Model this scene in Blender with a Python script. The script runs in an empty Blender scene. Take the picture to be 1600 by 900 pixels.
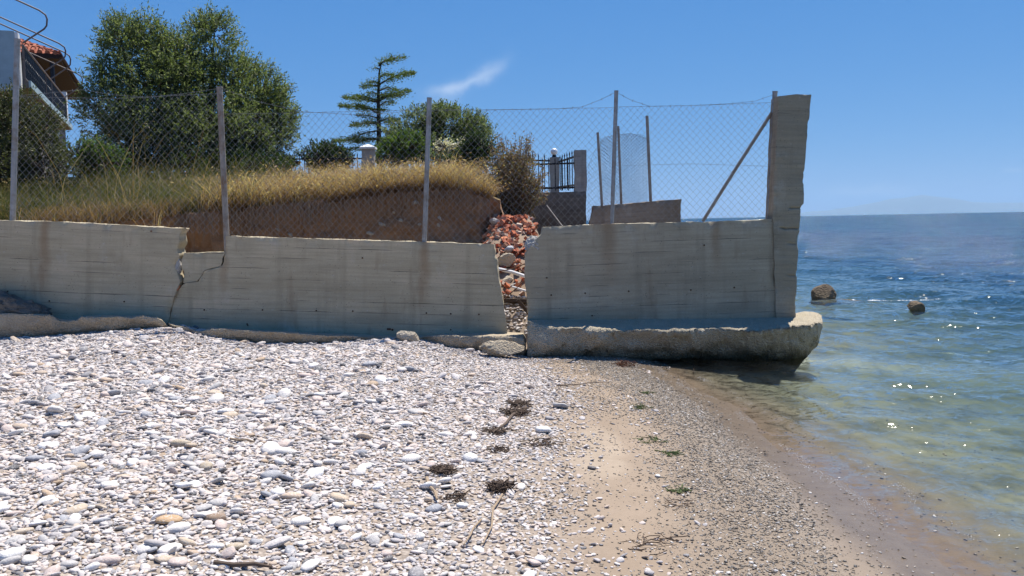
import bpy, math, random
import numpy as np
from mathutils import Vector, Matrix
random.seed(7)
rng = np.random.default_rng(7)
R = math.radians
SC = bpy.context.scene
COL = SC.collection

# ------------------------------------------------------------------ camera, world, sun, exposure
F_PX, EYE, PITCH, ROLL = 1400.0, 1.9, R(4.22), R(1.15)
cam = bpy.data.cameras.new('camera')
cam_ob = bpy.data.objects.new('camera', cam); COL.objects.link(cam_ob)
cam.sensor_width = 36.0; cam.lens = 36.0 * F_PX / 1600.0
cam.clip_start = 0.05; cam.clip_end = 60000
fw = Vector((0, math.cos(PITCH), -math.sin(PITCH)))
r0 = Vector((1, 0, 0)); u0 = Vector((0, math.sin(PITCH), math.cos(PITCH)))
rt = r0 * math.cos(ROLL) - u0 * math.sin(ROLL)
up = u0 * math.cos(ROLL) + r0 * math.sin(ROLL)
cam_ob.matrix_world = Matrix(((rt.x, up.x, -fw.x, 0), (rt.y, up.y, -fw.y, 0), (rt.z, up.z, -fw.z, EYE), (0, 0, 0, 1)))
SC.camera = cam_ob

SUN_EL, SUN_AZ = R(66), R(31)          # azimuth measured from +Y towards +X
world = bpy.data.worlds.new('World'); SC.world = world; world.use_nodes = True
wn = world.node_tree; wn.nodes.clear()
def wnode(t, **k):
    n = wn.nodes.new(t)
    for a, b in k.items(): setattr(n, a, b)
    return n
sky = wnode('ShaderNodeTexSky', sky_type='NISHITA', sun_disc=False, sun_elevation=SUN_EL, sun_rotation=SUN_AZ,
            altitude=0, air_density=0.6, dust_density=0.0, ozone_density=6.0)
bg = wnode('ShaderNodeBackground'); bg.inputs['Strength'].default_value = 0.085
wo = wnode('ShaderNodeOutputWorld')
wn.links.new(bg.outputs[0], wo.inputs[0])
# one even colour curve for the whole sky (a clear, dry, saturated blue)
ssep = wnode('ShaderNodeSeparateColor'); scom = wnode('ShaderNodeCombineColor'); wn.links.new(sky.outputs[0], ssep.inputs[0])
for i_, (k_, g_c) in enumerate(((0.425, 1.0), (0.485, 0.55), (0.74, 0.30))):
    pw_ = wnode('ShaderNodeMath', operation='POWER'); ml_ = wnode('ShaderNodeMath', operation='MULTIPLY')
    wn.links.new(ssep.outputs[i_], pw_.inputs[0]); pw_.inputs[1].default_value = g_c
    wn.links.new(pw_.outputs[0], ml_.inputs[0]); ml_.inputs[1].default_value = k_ * 0.1428 ** (g_c - 1)
    wn.links.new(ml_.outputs[0], scom.inputs[i_])

sun = bpy.data.lights.new('sun', 'SUN'); sun.energy = 4.7; sun.angle = R(0.53); sun.color = (1.0, 0.94, 0.86)
sun_ob = bpy.data.objects.new('sun', sun); COL.objects.link(sun_ob)
sd = Vector((math.sin(SUN_AZ) * math.cos(SUN_EL), math.cos(SUN_AZ) * math.cos(SUN_EL), math.sin(SUN_EL)))
sun_ob.rotation_euler = sd.to_track_quat('Z', 'Y').to_euler()
sun_ob.location = (0, 0, 30)

SC.view_settings.view_transform = 'Standard'; SC.view_settings.look = 'None'
SC.view_settings.gamma = 1.0; SC.view_settings.use_curve_mapping = False
SC.view_settings.exposure = 0.75
SC.cycles.max_bounces = 8; SC.cycles.transparent_max_bounces = 16
SC.cycles.sample_clamp_indirect = 4.0

# ------------------------------------------------------------------ numeric helpers
def P(u, v, D):
    """world point at distance Y = D seen at photo pixel (u, v)"""
    d = fw + rt * ((u - 800) / F_PX) + up * ((450 - v) / F_PX)
    k = D / d.y
    return Vector((d.x * k, D, EYE + d.z * k))
def Dir(u, v):
    return (fw + rt * ((u - 800) / F_PX) + up * ((450 - v) / F_PX)).normalized()
def project(p):
    """(u, v) arrays of world points p (n,3)"""
    q = p - np.array([0, 0, EYE])
    z = q @ np.array(fw); x = q @ np.array(rt); y = q @ np.array(up)
    return 800 + F_PX * x / z, 450 - F_PX * y / z

def _hash(ix, iy, iz, seed):
    h = (ix * 374761393 + iy * 668265263 + iz * 2147483647 + seed * 1274126177) & 0xFFFFFFFF
    h = ((h ^ (h >> 13)) * 1274126177) & 0xFFFFFFFF
    h = ((h ^ (h >> 16)) * 2246822519) & 0xFFFFFFFF
    return ((h ^ (h >> 15)) & 0xFFFFFF) / float(0xFFFFFF)
def vnoise(p, seed=0):
    """value noise -1..1, p (...,3)"""
    p = np.asarray(p, float); i = np.floor(p).astype(np.int64); f = p - i
    f = f * f * (3 - 2 * f)
    out = 0
    for dx in (0, 1):
        for dy in (0, 1):
            for dz in (0, 1):
                w = (f[..., 0] if dx else 1 - f[..., 0]) * (f[..., 1] if dy else 1 - f[..., 1]) * (f[..., 2] if dz else 1 - f[..., 2])
                out = out + w * _hash(i[..., 0] + dx, i[..., 1] + dy, i[..., 2] + dz, seed)
    return out * 2 - 1
def fbm(p, octaves=4, seed=0, gain=0.5):
    p = np.asarray(p, float); a = 1.0; s = 0; n = 0
    for o in range(octaves):
        s = s + a * vnoise(p * (2 ** o) + o * 17.3, seed + o); n += a; a *= gain
    return s / n
def xy3(x, y, k=1.0): return np.stack([x * k, y * k, np.zeros_like(x)], -1)
def sstep(a, b, x):
    t = np.clip((x - a) / (b - a), 0, 1); return t * t * (3 - 2 * t)

def unit(v): return v / np.maximum(np.linalg.norm(v, axis=-1, keepdims=True), 1e-9)
# ------------------------------------------------------------------ object helpers
def tag(o, label=None, cat=None, group=None, kind=None):
    if label: o['label'] = label
    if cat: o['category'] = cat
    if group: o['group'] = group
    if kind: o['kind'] = kind
    return o
def link(name, me, m=None, parent=None, smooth=False):
    o = bpy.data.objects.new(name, me); COL.objects.link(o)
    if m is not None and me is not None and not me.materials: me.materials.append(m)
    if parent is not None: o.parent = parent
    if smooth: me.polygons.foreach_set('use_smooth', np.ones(len(me.polygons), bool))
    return o
def thing(name, label, cat, loc=(0, 0, 0), rz=0, group=None):
    o = bpy.data.objects.new(name, None); COL.objects.link(o); o.empty_display_size = 0.1
    o.location = loc; o.rotation_euler = (0, 0, rz)
    return tag(o, label, cat, group)
def npmesh(name, verts, faces):
    """faces (n,k) with constant k"""
    verts = np.asarray(verts, np.float32).reshape(-1, 3); faces = np.asarray(faces, np.int32)
    me = bpy.data.meshes.new(name)
    n, k = faces.shape
    me.vertices.add(len(verts)); me.vertices.foreach_set('co', verts.ravel())
    me.loops.add(n * k); me.loops.foreach_set('vertex_index', faces.ravel())
    me.polygons.add(n); me.polygons.foreach_set('loop_start', np.arange(0, n * k, k, dtype=np.int32))
    me.update(calc_edges=True)
    return me
def gridfaces(nu, nv, off=0):
    a = np.arange(nu * nv).reshape(nu, nv)
    return np.stack([a[:-1, :-1], a[1:, :-1], a[1:, 1:], a[:-1, 1:]], -1).reshape(-1, 4) + off
class MB:
    """collects boxes, tubes and quads for ONE mesh"""
    def __init__(s): s.v = []; s.f = []
    def add(s, vs, fs):
        b = len(s.v); s.v += [tuple(v) for v in vs]; s.f += [tuple(i + b for i in f) for f in fs]
    def box(s, c, d, rot=None):
        hx, hy, hz = d[0] / 2, d[1] / 2, d[2] / 2
        vs = [Vector((x, y, z)) for z in (-hz, hz) for y in (-hy, hy) for x in (-hx, hx)]
        if rot is not None: vs = [rot @ v for v in vs]
        s.add([v + Vector(c) for v in vs], [(0, 2, 3, 1), (4, 5, 7, 6), (0, 1, 5, 4), (2, 6, 7, 3), (0, 4, 6, 2), (1, 3, 7, 5)])
    def tube(s, pts, rad, n=6, cap=True):
        pts = [Vector(p) for p in pts]
        rr = rad if isinstance(rad, (list, tuple)) else [rad] * len(pts)
        b = len(s.v); prev = None
        for i, p in enumerate(pts):
            t = (pts[min(i + 1, len(pts) - 1)] - pts[max(i - 1, 0)])
            t = t.normalized() if t.length > 1e-9 else Vector((0, 0, 1))
            if prev is None:
                a = t.orthogonal().normalized()
            else:
                a = (prev - t * prev.dot(t)); a = a.normalized() if a.length > 1e-6 else t.orthogonal().normalized()
            prev = a; c = t.cross(a)
            for k in range(n):
                w = 2 * math.pi * k / n
                s.v.append(tuple(p + (a * math.cos(w) + c * math.sin(w)) * rr[i]))
        for i in range(len(pts) - 1):
            for k in range(n):
                s.f.append((b + i * n + k, b + i * n + (k + 1) % n, b + (i + 1) * n + (k + 1) % n, b + (i + 1) * n + k))
        if cap:
            s.f.append(tuple(b + k for k in reversed(range(n)))); e = b + (len(pts) - 1) * n
            s.f.append(tuple(e + k for k in range(n)))
    def build(s, name, m, parent=None, smooth=False):
        me = bpy.data.meshes.new(name); me.from_pydata(s.v, [], s.f); me.update()
        return link(name, me, m, parent, smooth)

# ------------------------------------------------------------------ material helpers
class NT:
    def __init__(s, name):
        s.m = bpy.data.materials.new(name); s.m.use_nodes = True; s.t = s.m.node_tree; s.t.nodes.clear()
        s.out = s.t.nodes.new('ShaderNodeOutputMaterial')
    def n(s, typ, ins=None, **attrs):
        nd = s.t.nodes.new('ShaderNode' + typ)
        for a, b in attrs.items(): setattr(nd, a, b)
        for k, v in (ins or {}).items(): s.set(nd.inputs[k], v)
        return nd
    def set(s, sock, v):
        if isinstance(v, bpy.types.NodeSocket): s.t.links.new(v, sock)
        elif isinstance(v, bpy.types.Node): s.t.links.new(v.outputs[0], sock)
        else:
            if sock.type == 'RGBA' and len(v) == 3: v = (*v, 1)
            sock.default_value = v
    def math(s, op, a, b=0.0, c=0.0, clamp=False):
        nd = s.t.nodes.new('ShaderNodeMath'); nd.operation = op; nd.use_clamp = clamp
        for i, v in enumerate((a, b, c)): s.set(nd.inputs[i], v)
        return nd.outputs[0]
    def mix(s, f, a, b, blend='MIX'):
        nd = s.t.nodes.new('ShaderNodeMix'); nd.data_type = 'RGBA'; nd.blend_type = blend
        s.set(nd.inputs[0], f); s.set(nd.inputs[6], a); s.set(nd.inputs[7], b)
        return nd.outputs[2]
    def ramp(s, f, stops, interp='LINEAR'):
        nd = s.t.nodes.new('ShaderNodeValToRGB'); cr = nd.color_ramp; cr.interpolation = interp
        while len(cr.elements) > 1: cr.elements.remove(cr.elements[0])
        for i, (p, c) in enumerate(stops):
            e = cr.elements[0] if i == 0 else cr.elements.new(p)
            e.position = p
            if isinstance(c, (int, float)): c = (c, c, c)
            e.color = (*c, 1) if len(c) == 3 else c
        s.set(nd.inputs[0], f); return nd.outputs[0]
    def noise(s, vec, scale, detail=4, rough=0.55, out='Fac', dist=0.0):
        nd = s.n('TexNoise', {'Scale': scale, 'Detail': detail, 'Roughness': rough, 'Distortion': dist})
        if vec is not None: s.set(nd.inputs['Vector'], vec)
        return nd.outputs[out]
    def mapv(s, vec, scale=(1, 1, 1), loc=(0, 0, 0), rot=(0, 0, 0)):
        return s.n('Mapping', {'Vector': vec, 'Scale': scale, 'Location': loc, 'Rotation': rot}).outputs[0]
    def bump(s, h, strength=0.5, dist=0.01, normal=None):
        nd = s.n('Bump', {'Height': h, 'Strength': strength, 'Distance': dist})
        if normal is not None: s.set(nd.inputs['Normal'], normal)
        return nd.outputs[0]
    def pbr(s, color, rough=0.8, normal=None, metal=0.0, spec=0.3, **ins):
        b = s.n('BsdfPrincipled', {'Base Color': color, 'Roughness': rough, 'Metallic': metal, 'Specular IOR Level': spec})
        for k, v in ins.items(): s.set(b.inputs[k.replace('_', ' ')], v)
        if normal is not None: s.set(b.inputs['Normal'], normal)
        s.t.links.new(b.outputs[0], s.out.inputs[0]); return b
    def obj(s): return s.n('TexCoord').outputs['Object']
    def pos(s): return s.n('NewGeometry').outputs['Position']
    def island(s): return s.n('NewGeometry').outputs['Random Per Island']
    def rnd(s): return s.n('ObjectInfo').outputs['Random']
    def attr(s, name): return s.n('Attribute', attribute_name=name).outputs['Fac']

M = {}
def concrete(name, light, dark, board=0.145, joints=0.55, rust=0.5, speck=0.5, bump=0.6, streaks=()):
    t = NT(name); o = t.obj()
    big = t.noise(t.mapv(o, (0.55, 0.55, 1.1)), 1.6, 5, 0.6)
    streak = t.noise(t.mapv(o, (0.7, 0.7, 16)), 1.5, 6, 0.65)
    fine = t.noise(o, 38, 6, 0.7)
    drip = t.noise(t.mapv(o, (5.5, 5.5, 0.5)), 1.0, 4, 0.6)
    col = t.mix(t.ramp(big, [(0.30, 0.0), (0.68, 1.0)]), dark, light)
    col = t.mix(t.math('MULTIPLY', t.ramp(streak, [(0.44, 0.0), (0.68, 1.0)]), 0.42), col, [c * 0.62 for c in dark])
    col = t.mix(t.math('MULTIPLY', t.ramp(drip, [(0.52, 0.0), (0.72, 1.0)]), 0.40), col, [c * 0.6 for c in dark])
    z = t.n('SeparateXYZ', {0: o}).outputs[2]
    wob = t.math('MULTIPLY', t.noise(t.mapv(o, (0.8, 0.8, 0.8)), 1.0, 2), 0.02)
    zb = t.math('DIVIDE', t.math('ADD', z, wob), board)
    bid = t.math('FLOOR', zb)
    shade = t.n('TexWhiteNoise', {'W': bid}, noise_dimensions='1D').outputs[0]
    col = t.mix(t.math('MULTIPLY', shade, 0.20), col, [c * 0.66 for c in dark])
    fr = t.math('FRACT', zb)
    jl = t.math('LESS_THAN', fr, t.math('MULTIPLY', t.ramp(t.noise(t.mapv(o, (1.3, 1.3, 5)), 1.0, 3), [(0.50, 0.0), (0.68, 1.0)]), 0.07))
    col = t.mix(t.math('MULTIPLY', jl, joints), col, (0.035, 0.033, 0.03))
    pit = t.n('TexVoronoi', {'Vector': o, 'Scale': 26.0}).outputs[0]
    pm = t.math('MULTIPLY', t.math('LESS_THAN', pit, 0.13), t.math('GREATER_THAN', t.noise(o, 5, 2), 0.52))
    col = t.mix(t.math('MULTIPLY', pm, 0.7), col, (0.05, 0.047, 0.042))
    wh = t.math('MULTIPLY', t.ramp(t.noise(t.mapv(o, (1, 1, 1.6)), 17, 5, 0.75), [(0.60, 0.0), (0.72, 1.0)]), speck)
    col = t.mix(wh, col, (0.55, 0.54, 0.50))
    rs = t.math('MULTIPLY', t.ramp(t.noise(t.mapv(o, (2.3, 2.3, 0.55), (3.1, 0, 0)), 1.2, 4, 0.6), [(0.60, 0.0), (0.74, 1.0)]), rust)
    col = t.mix(rs, col, (0.20, 0.12, 0.065))
    xs_, ys_, zs_ = t.n('SeparateXYZ', {0: o}).outputs
    for (x0, ztop, hw) in streaks:
        wx = t.math('ADD', t.math('SUBTRACT', xs_, x0), t.math('MULTIPLY', t.math('SUBTRACT', t.noise(t.mapv(o, (1, 1, 2)), 2.0, 3), 0.5), 0.16))
        mk = t.ramp(t.math('DIVIDE', t.math('ABSOLUTE', wx), hw), [(0.25, 1.0), (1.0, 0.0)])
        fd = t.ramp(t.math('DIVIDE', t.math('SUBTRACT', ztop, zs_), 0.9), [(0.0, 1.0), (0.35, 0.8), (1.0, 0.0)])
        col = t.mix(t.math('MULTIPLY', t.math('MULTIPLY', mk, fd), 0.55), col, (0.27, 0.165, 0.085))
    blot = t.noise(t.mapv(o, (0.9, 0.9, 1.4), (7.7, 0, 2.2)), 1.3, 3, 0.5)
    col = t.mix(t.math('MULTIPLY', t.ramp(blot, [(0.55, 0.0), (0.72, 1.0)]), 0.45), col, [c * 0.58 for c in dark])
    col = t.mix(t.math('MULTIPLY', t.ramp(t.noise(t.mapv(o, (1.1, 1.1, 0.8), (1.7, 0, 5.2)), 1.6, 5, 0.7), [(0.56, 0.0), (0.70, 1.0)]), 0.35), col, (0.60, 0.57, 0.49))
    col = t.mix(0.35, col, t.mix(fine, (0.08, 0.075, 0.07), (0.5, 0.5, 0.47)), 'OVERLAY')
    hgt = t.math('ADD', t.math('MULTIPLY', fine, 0.5), t.math('SUBTRACT', t.math('MULTIPLY', shade, 0.3), t.math('ADD', t.math('MULTIPLY', pm, 1.0), jl)))
    t.pbr(col, 0.9, t.bump(hgt, bump, 0.006), spec=0.2)
    M[name] = t.m; return t.m
concrete('wall_concrete', (0.61, 0.53, 0.372), (0.45, 0.388, 0.262), speck=0.75, joints=0.75, streaks=((3.52, 1.45, 0.10), (0.75, 1.5, 0.08)))
concrete('dark_wall_concrete', (0.54, 0.475, 0.345), (0.385, 0.335, 0.235), speck=0.7, joints=0.65, streaks=((1.14, 1.72, 0.14), (2.6, 1.75, 0.10)))
concrete('pillar_concrete', (0.46, 0.40, 0.29), (0.32, 0.275, 0.195), board=0.45, joints=0.25, rust=0.7)
concrete('slab_concrete', (0.40, 0.32, 0.24), (0.28, 0.22, 0.16), joints=0.25, rust=0.6)
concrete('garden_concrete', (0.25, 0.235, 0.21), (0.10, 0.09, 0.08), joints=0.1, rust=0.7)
concrete('post_concrete', (0.50, 0.48, 0.44), (0.33, 0.31, 0.28), joints=0.0, rust=0.3)

def rockmat(name, a, b, c, scale=9.0, aggregate=0.6, moss=0.0, bump=1.0):
    t = NT(name); o = t.pos()
    n1 = t.noise(o, scale * 0.35, 5, 0.65); n2 = t.noise(o, scale * 3.0, 5, 0.7)
    v = t.n('TexVoronoi', {'Vector': o, 'Scale': scale * 5}, feature='F1')
    col = t.mix(t.ramp(n1, [(0.32, 0.0), (0.66, 1.0)]), a, b)
    agg = t.ramp(v.outputs['Color'], [(0.0, c), (0.5, b), (1.0, a)])
    col = t.mix(t.math('MULTIPLY', t.ramp(n2, [(0.45, 0.0), (0.6, 1.0)]), aggregate), col, agg)
    z = t.n('SeparateXYZ', {0: o}).outputs[2]
    if moss:
        low = t.ramp(t.math('ADD', z, t.math('MULTIPLY', n1, 0.35)), [(0.16, 1.0), (0.42, 0.0)])
        col = t.mix(t.math('MULTIPLY', low, moss), col, (0.075, 0.07, 0.03))
    h = t.math('ADD', t.math('MULTIPLY', n2, 1.0), t.math('MULTIPLY', v.outputs['Distance'], 0.8))
    t.pbr(col, 0.93, t.bump(h, bump, 0.02), spec=0.2)
    M[name] = t.m; return t.m
rockmat('footing_concrete', (0.36, 0.29, 0.20), (0.47, 0.40, 0.29), (0.58, 0.52, 0.42), moss=0.0)
rockmat('sea_footing', (0.46, 0.39, 0.27), (0.56, 0.49, 0.36), (0.64, 0.58, 0.47), moss=0.75, bump=1.6)
rockmat('aggregate', (0.42, 0.40, 0.36), (0.55, 0.53, 0.48), (0.22, 0.21, 0.2), 14)
rockmat('grey_rubble', (0.22, 0.20, 0.17), (0.32, 0.29, 0.24), (0.12, 0.11, 0.10), 14, bump=1.6)
rockmat('sea_boulder', (0.11, 0.082, 0.055), (0.19, 0.145, 0.095), (0.05, 0.042, 0.03), 5, moss=0.5)
rockmat('pale_boulder', (0.40, 0.34, 0.25), (0.5, 0.44, 0.34), (0.3, 0.25, 0.2), 6)

def simple(name, col, rough=0.7, metal=0.0, var=0.25, scale=20, spec=0.3, stain=None, bump=0.2):
    t = NT(name); o = t.obj(); n1 = t.noise(o, scale, 5, 0.65)
    c = t.mix(t.math('MULTIPLY', t.ramp(n1, [(0.35, 1.0), (0.65, 0.0)]), var), col, [k * 0.45 for k in col])
    if stain:
        c = t.mix(t.ramp(t.noise(o, scale * 0.3, 4, 0.7), [(0.50, 0.0), (0.68, 1.0)]), c, stain)
    t.pbr(c, rough, t.bump(n1, bump, 0.004), metal, spec)
    M[name] = t.m; return t.m
simple('galvanised', (0.36, 0.36, 0.35), 0.55, 0.55, 0.4, 14, stain=(0.23, 0.19, 0.15))
simple('weathered_post', (0.33, 0.30, 0.26), 0.8, 0.1, 0.5, 12, stain=(0.20, 0.13, 0.08))
simple('wire', (0.27, 0.27, 0.26), 0.6, 0.2, 0.2, 30)
simple('black_iron', (0.012, 0.013, 0.018), 0.5, 0.0, 0.3, 20)
simple('rust', (0.10, 0.045, 0.022), 0.9, 0.0, 0.5, 30)
simple('white_paint', (0.74, 0.75, 0.73), 0.7, 0.0, 0.25, 6, stain=(0.42, 0.42, 0.40))
simple('blue_paint', (0.30, 0.42, 0.48), 0.7, 0.0, 0.3, 3, stain=(0.22, 0.30, 0.36))
simple('house_wall', (0.14, 0.13, 0.125), 0.85, 0.0, 0.3, 3)
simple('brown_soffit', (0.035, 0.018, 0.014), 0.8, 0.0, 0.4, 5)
simple('pipe_steel', (0.15, 0.125, 0.12), 0.6, 0.1, 0.3, 5, stain=(0.09, 0.06, 0.05))
simple('white_pipe', (0.72, 0.72, 0.72), 0.5, 0.0, 0.2, 9)
simple('bark', (0.13, 0.10, 0.075), 0.95, 0.0, 0.6, 14, bump=0.9)
simple('dark_bark', (0.055, 0.048, 0.042), 0.95, 0.0, 0.5, 14, bump=0.9)
simple('driftwood', (0.36, 0.27, 0.18), 0.9, 0.0, 0.5, 30)
simple('dark_driftwood', (0.13, 0.095, 0.07), 0.9, 0.0, 0.5, 30)
simple('dead_weed', (0.125, 0.088, 0.062), 0.95, 0.0, 0.5, 60)
simple('green_weed', (0.07, 0.10, 0.022), 0.7, 0.0, 0.4, 60)
simple('red_weed', (0.17, 0.075, 0.04), 0.9, 0.0, 0.4, 60)
simple('dark_plank', (0.07, 0.05, 0.04), 0.9, 0.0, 0.4, 9)
simple('glass_globe', (0.80, 0.80, 0.80), 0.25, 0.0, 0.05, 9, spec=0.5)
simple('window_dark', (0.02, 0.022, 0.028), 0.15, 0.0, 0.1, 4, spec=0.5)

def foliage(name, stops, trans=0.25, rough=0.55):
    t = NT(name)
    c = t.ramp(t.island(), stops)
    d = t.n('BsdfPrincipled', {'Base Color': c, 'Roughness': rough, 'Specular IOR Level': 0.3})
    tr = t.n('BsdfTranslucent', {'Color': t.mix(1.0, c, (1.25, 1.35, 0.7), 'MULTIPLY')})
    mx = t.n('MixShader', {0: min(trans + 0.12, 0.5), 1: d, 2: tr})
    t.t.links.new(mx.outputs[0], t.out.inputs[0]); M[name] = t.m; return t.m
foliage('olive_leaf', [(0.0, (0.048, 0.064, 0.024)), (0.45, (0.108, 0.142, 0.056)), (0.8, (0.175, 0.21, 0.10)), (1.0, (0.27, 0.295, 0.18))], 0.33)
foliage('dark_olive_leaf', [(0.0, (0.030, 0.036, 0.014)), (0.5, (0.062, 0.072, 0.028)), (1.0, (0.12, 0.125, 0.06))], 0.2)
foliage('bush_leaf', [(0.0, (0.04, 0.07, 0.016)), (0.6, (0.085, 0.14, 0.03)), (1.0, (0.13, 0.19, 0.05))], 0.33)
foliage('dark_leaf', [(0.0, (0.018, 0.032, 0.010)), (0.6, (0.035, 0.06, 0.016)), (1.0, (0.07, 0.10, 0.03))])
foliage('cedar_needle', [(0.0, (0.035, 0.06, 0.02)), (0.6, (0.075, 0.11, 0.032)), (1.0, (0.13, 0.165, 0.05))], 0.35)
foliage('dry_leaf', [(0.0, (0.14, 0.08, 0.05)), (0.45, (0.24, 0.145, 0.09)), (0.72, (0.16, 0.155, 0.065)), (1.0, (0.36, 0.26, 0.17))])
foliage('blossom', [(0.0, (0.5, 0.45, 0.38)), (1.0, (0.7, 0.66, 0.6))])
foliage('dry_grass', [(0.0, (0.18, 0.10, 0.056)), (0.45, (0.34, 0.22, 0.135)), (0.8, (0.52, 0.39, 0.255)), (1.0, (0.23, 0.20, 0.10))], 0.35)
foliage('straw_grass', [(0.0, (0.13, 0.075, 0.042)), (0.6, (0.21, 0.125, 0.072)), (1.0, (0.33, 0.225, 0.135))], 0.3)
foliage('green_grass', [(0.0, (0.04, 0.055, 0.018)), (0.5, (0.08, 0.095, 0.034)), (0.8, (0.14, 0.115, 0.05)), (1.0, (0.27, 0.185, 0.10))], 0.25)

def brickmat():
    t = NT('broken_brick'); r = t.rnd(); o = t.obj()
    c = t.ramp(r, [(0.0, (0.24, 0.06, 0.03)), (0.35, (0.42, 0.115, 0.045)), (0.68, (0.52, 0.20, 0.095)), (0.82, (0.36, 0.22, 0.15)), (1.0, (0.46, 0.38, 0.31))])
    n = t.noise(o, 30, 4, 0.7)
    c = t.mix(t.math('MULTIPLY', t.ramp(n, [(0.5, 0.0), (0.7, 1.0)]), 0.6), c, (0.42, 0.36, 0.30))
    t.pbr(c, 0.92, t.bump(n, 0.5, 0.005)); M['broken_brick'] = t.m
brickmat()
def tilemat():
    t = NT('roof_tile'); p = t.obj(); n = t.noise(p, 5, 4, 0.7)
    c = t.ramp(n, [(0.3, (0.16, 0.045, 0.028)), (0.5, (0.28, 0.08, 0.042)), (0.75, (0.40, 0.19, 0.12))])
    t.pbr(c, 0.85); M['roof_tile'] = t.m
tilemat()

def pebblemat(name, stops, sh=0.0):
    t = NT(name); r = t.rnd(); o = t.obj()
    c = t.ramp(r, stops)
    n = t.noise(o, 2.2, 5, 0.65); f = t.noise(o, 14, 4, 0.7)
    c = t.mix(t.math('MULTIPLY', t.ramp(n, [(0.40, 0.0), (0.65, 1.0)]), 0.35), c, t.mix(0.5, c, (0.30, 0.27, 0.25)))
    vein = t.math('LESS_THAN', t.math('ABSOLUTE', t.math('SUBTRACT', t.noise(t.mapv(o, (1, 1, 2.5)), 1.1, 2), 0.5)), 0.012)
    c = t.mix(t.math('MULTIPLY', vein, 0.5), c, (0.62, 0.60, 0.57))
    t.pbr(c, 0.75 - sh, t.bump(t.math('ADD', n, t.math('MULTIPLY', f, 0.3)), 0.35, 0.1), spec=0.3); M[name] = t.m
pebblemat('dry_pebble', [(0.0, (0.11, 0.105, 0.105)), (0.07, (0.22, 0.215, 0.22)), (0.18, (0.42, 0.39, 0.38)), (0.34, (0.57, 0.525, 0.495)),
                         (0.56, (0.65, 0.595, 0.56)), (0.70, (0.57, 0.47, 0.41)), (0.79, (0.64, 0.53, 0.44)), (0.86, (0.42, 0.30, 0.19)),
                         (0.90, (0.62, 0.56, 0.515)), (1.0, (0.73, 0.69, 0.645))])
pebblemat('shore_gravel', [(0.0, (0.05, 0.045, 0.038)), (0.22, (0.13, 0.105, 0.075)), (0.48, (0.23, 0.18, 0.12)), (0.68, (0.35, 0.27, 0.18)),
                           (0.86, (0.42, 0.37, 0.31)), (0.95, (0.58, 0.55, 0.50)), (1.0, (0.7, 0.68, 0.65))], 0.3)
def one(name, c): pebblemat(name, [(0.0, c), (1.0, c)])
one('white_stone', (0.76, 0.74, 0.70)); one('orange_stone', (0.50, 0.33, 0.18)); one('brown_stone', (0.27, 0.19, 0.13)); one('grey_stone', (0.34, 0.345, 0.36)); one('tan_stone', (0.46, 0.38, 0.27)); one('dark_stone', (0.13, 0.115, 0.11))

# ------------------------------------------------------------------ the ground: beach and seabed in one sheet
def shore_x(y):
    y = np.asarray(y, float)
    yy = np.clip(y, -30, 12.3)
    return 2.44 - 0.085 * (yy - 4.7) + 0.06 * np.sin(y * 0.9 + 0.4) + 0.03 * np.sin(y * 2.3) + 1.9 * sstep(12.4, 13.2, y)
_fd = [-400, -60, -20, -6, -2, -0.6, 0, 0.4, 0.8, 1.3, 2.0, 2.8, 4.2, 7, 12, 400]
_fz = [-4.0, -3.2, -1.7, -0.62, -0.24, -0.075, 0, 0.05, 0.11, 0.175, 0.24, 0.30, 0.40, 0.47, 0.55, 0.6]
_wx = [-40, -6.74, -5.9, -5.06, -4.64, -4.2, -3.9, -3.4, -2.5, -1.7, -1.26, -0.84, -0.42, 0.17, 0.84, 1.47, 1.85]
_wz = [0.48, 0.48, 0.51, 0.57, 0.58, 0.50, 0.43, 0.335, 0.32, 0.37, 0.35, 0.245, 0.175, 0.12, 0.12, 0.06, 0.0]
def ground_z(x, y, detail=True):
    x = np.asarray(x, float); y = np.asarray(y, float)
    d = shore_x(y) - x
    z = np.interp(d, _fd, _fz)
    tz = np.interp(x, _wx, _wz); bz = np.interp(shore_x(11.8) - x, _fd, _fz)
    z = z + (tz - bz) * sstep(8.6, 11.7, y) * (1 - sstep(12.4, 12.9, y)) * sstep(2.4, 1.7, x)
    back = sstep(12.45, 12.9, y) * (1 - sstep(3.3, 3.8, x)) * (1 - sstep(45, 60, y))
    z = z * (1 - back) + back * np.maximum(z, 0.48)
    mound = np.interp(y, [12.8, 13.2, 13.8, 14.5, 15.5, 17, 19], [0, 0.30, 0.72, 1.10, 1.48, 1.35, 1.0]) * np.exp(-(np.maximum(np.abs(x - 0.02) - 0.25, 0) / 0.45) ** 2)
    z = z + np.where(y < 30, mound, 0)
    if detail:
        near = (np.abs(x) < 40) & (y < 60)
        z = z + np.where(near, 0.012 * fbm(xy3(x, y, 2.2), 3, 5) + 0.02 * fbm(xy3(x, y, 0.55), 2, 9), 0)
    return z
def peb_mask(x, y):           # 1 in the dry pebble field, 0 on the sand strip
    edge = np.interp(y, [3, 4.5, 6, 8, 9.6, 10.8, 12], [0.02, 0.10, 0.18, 0.34, 0.40, 0.15, 0.0]) + 0.16 * fbm(xy3(x, y, 1.1), 3, 21)
    return sstep(0.50, -0.42, x - edge)
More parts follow.
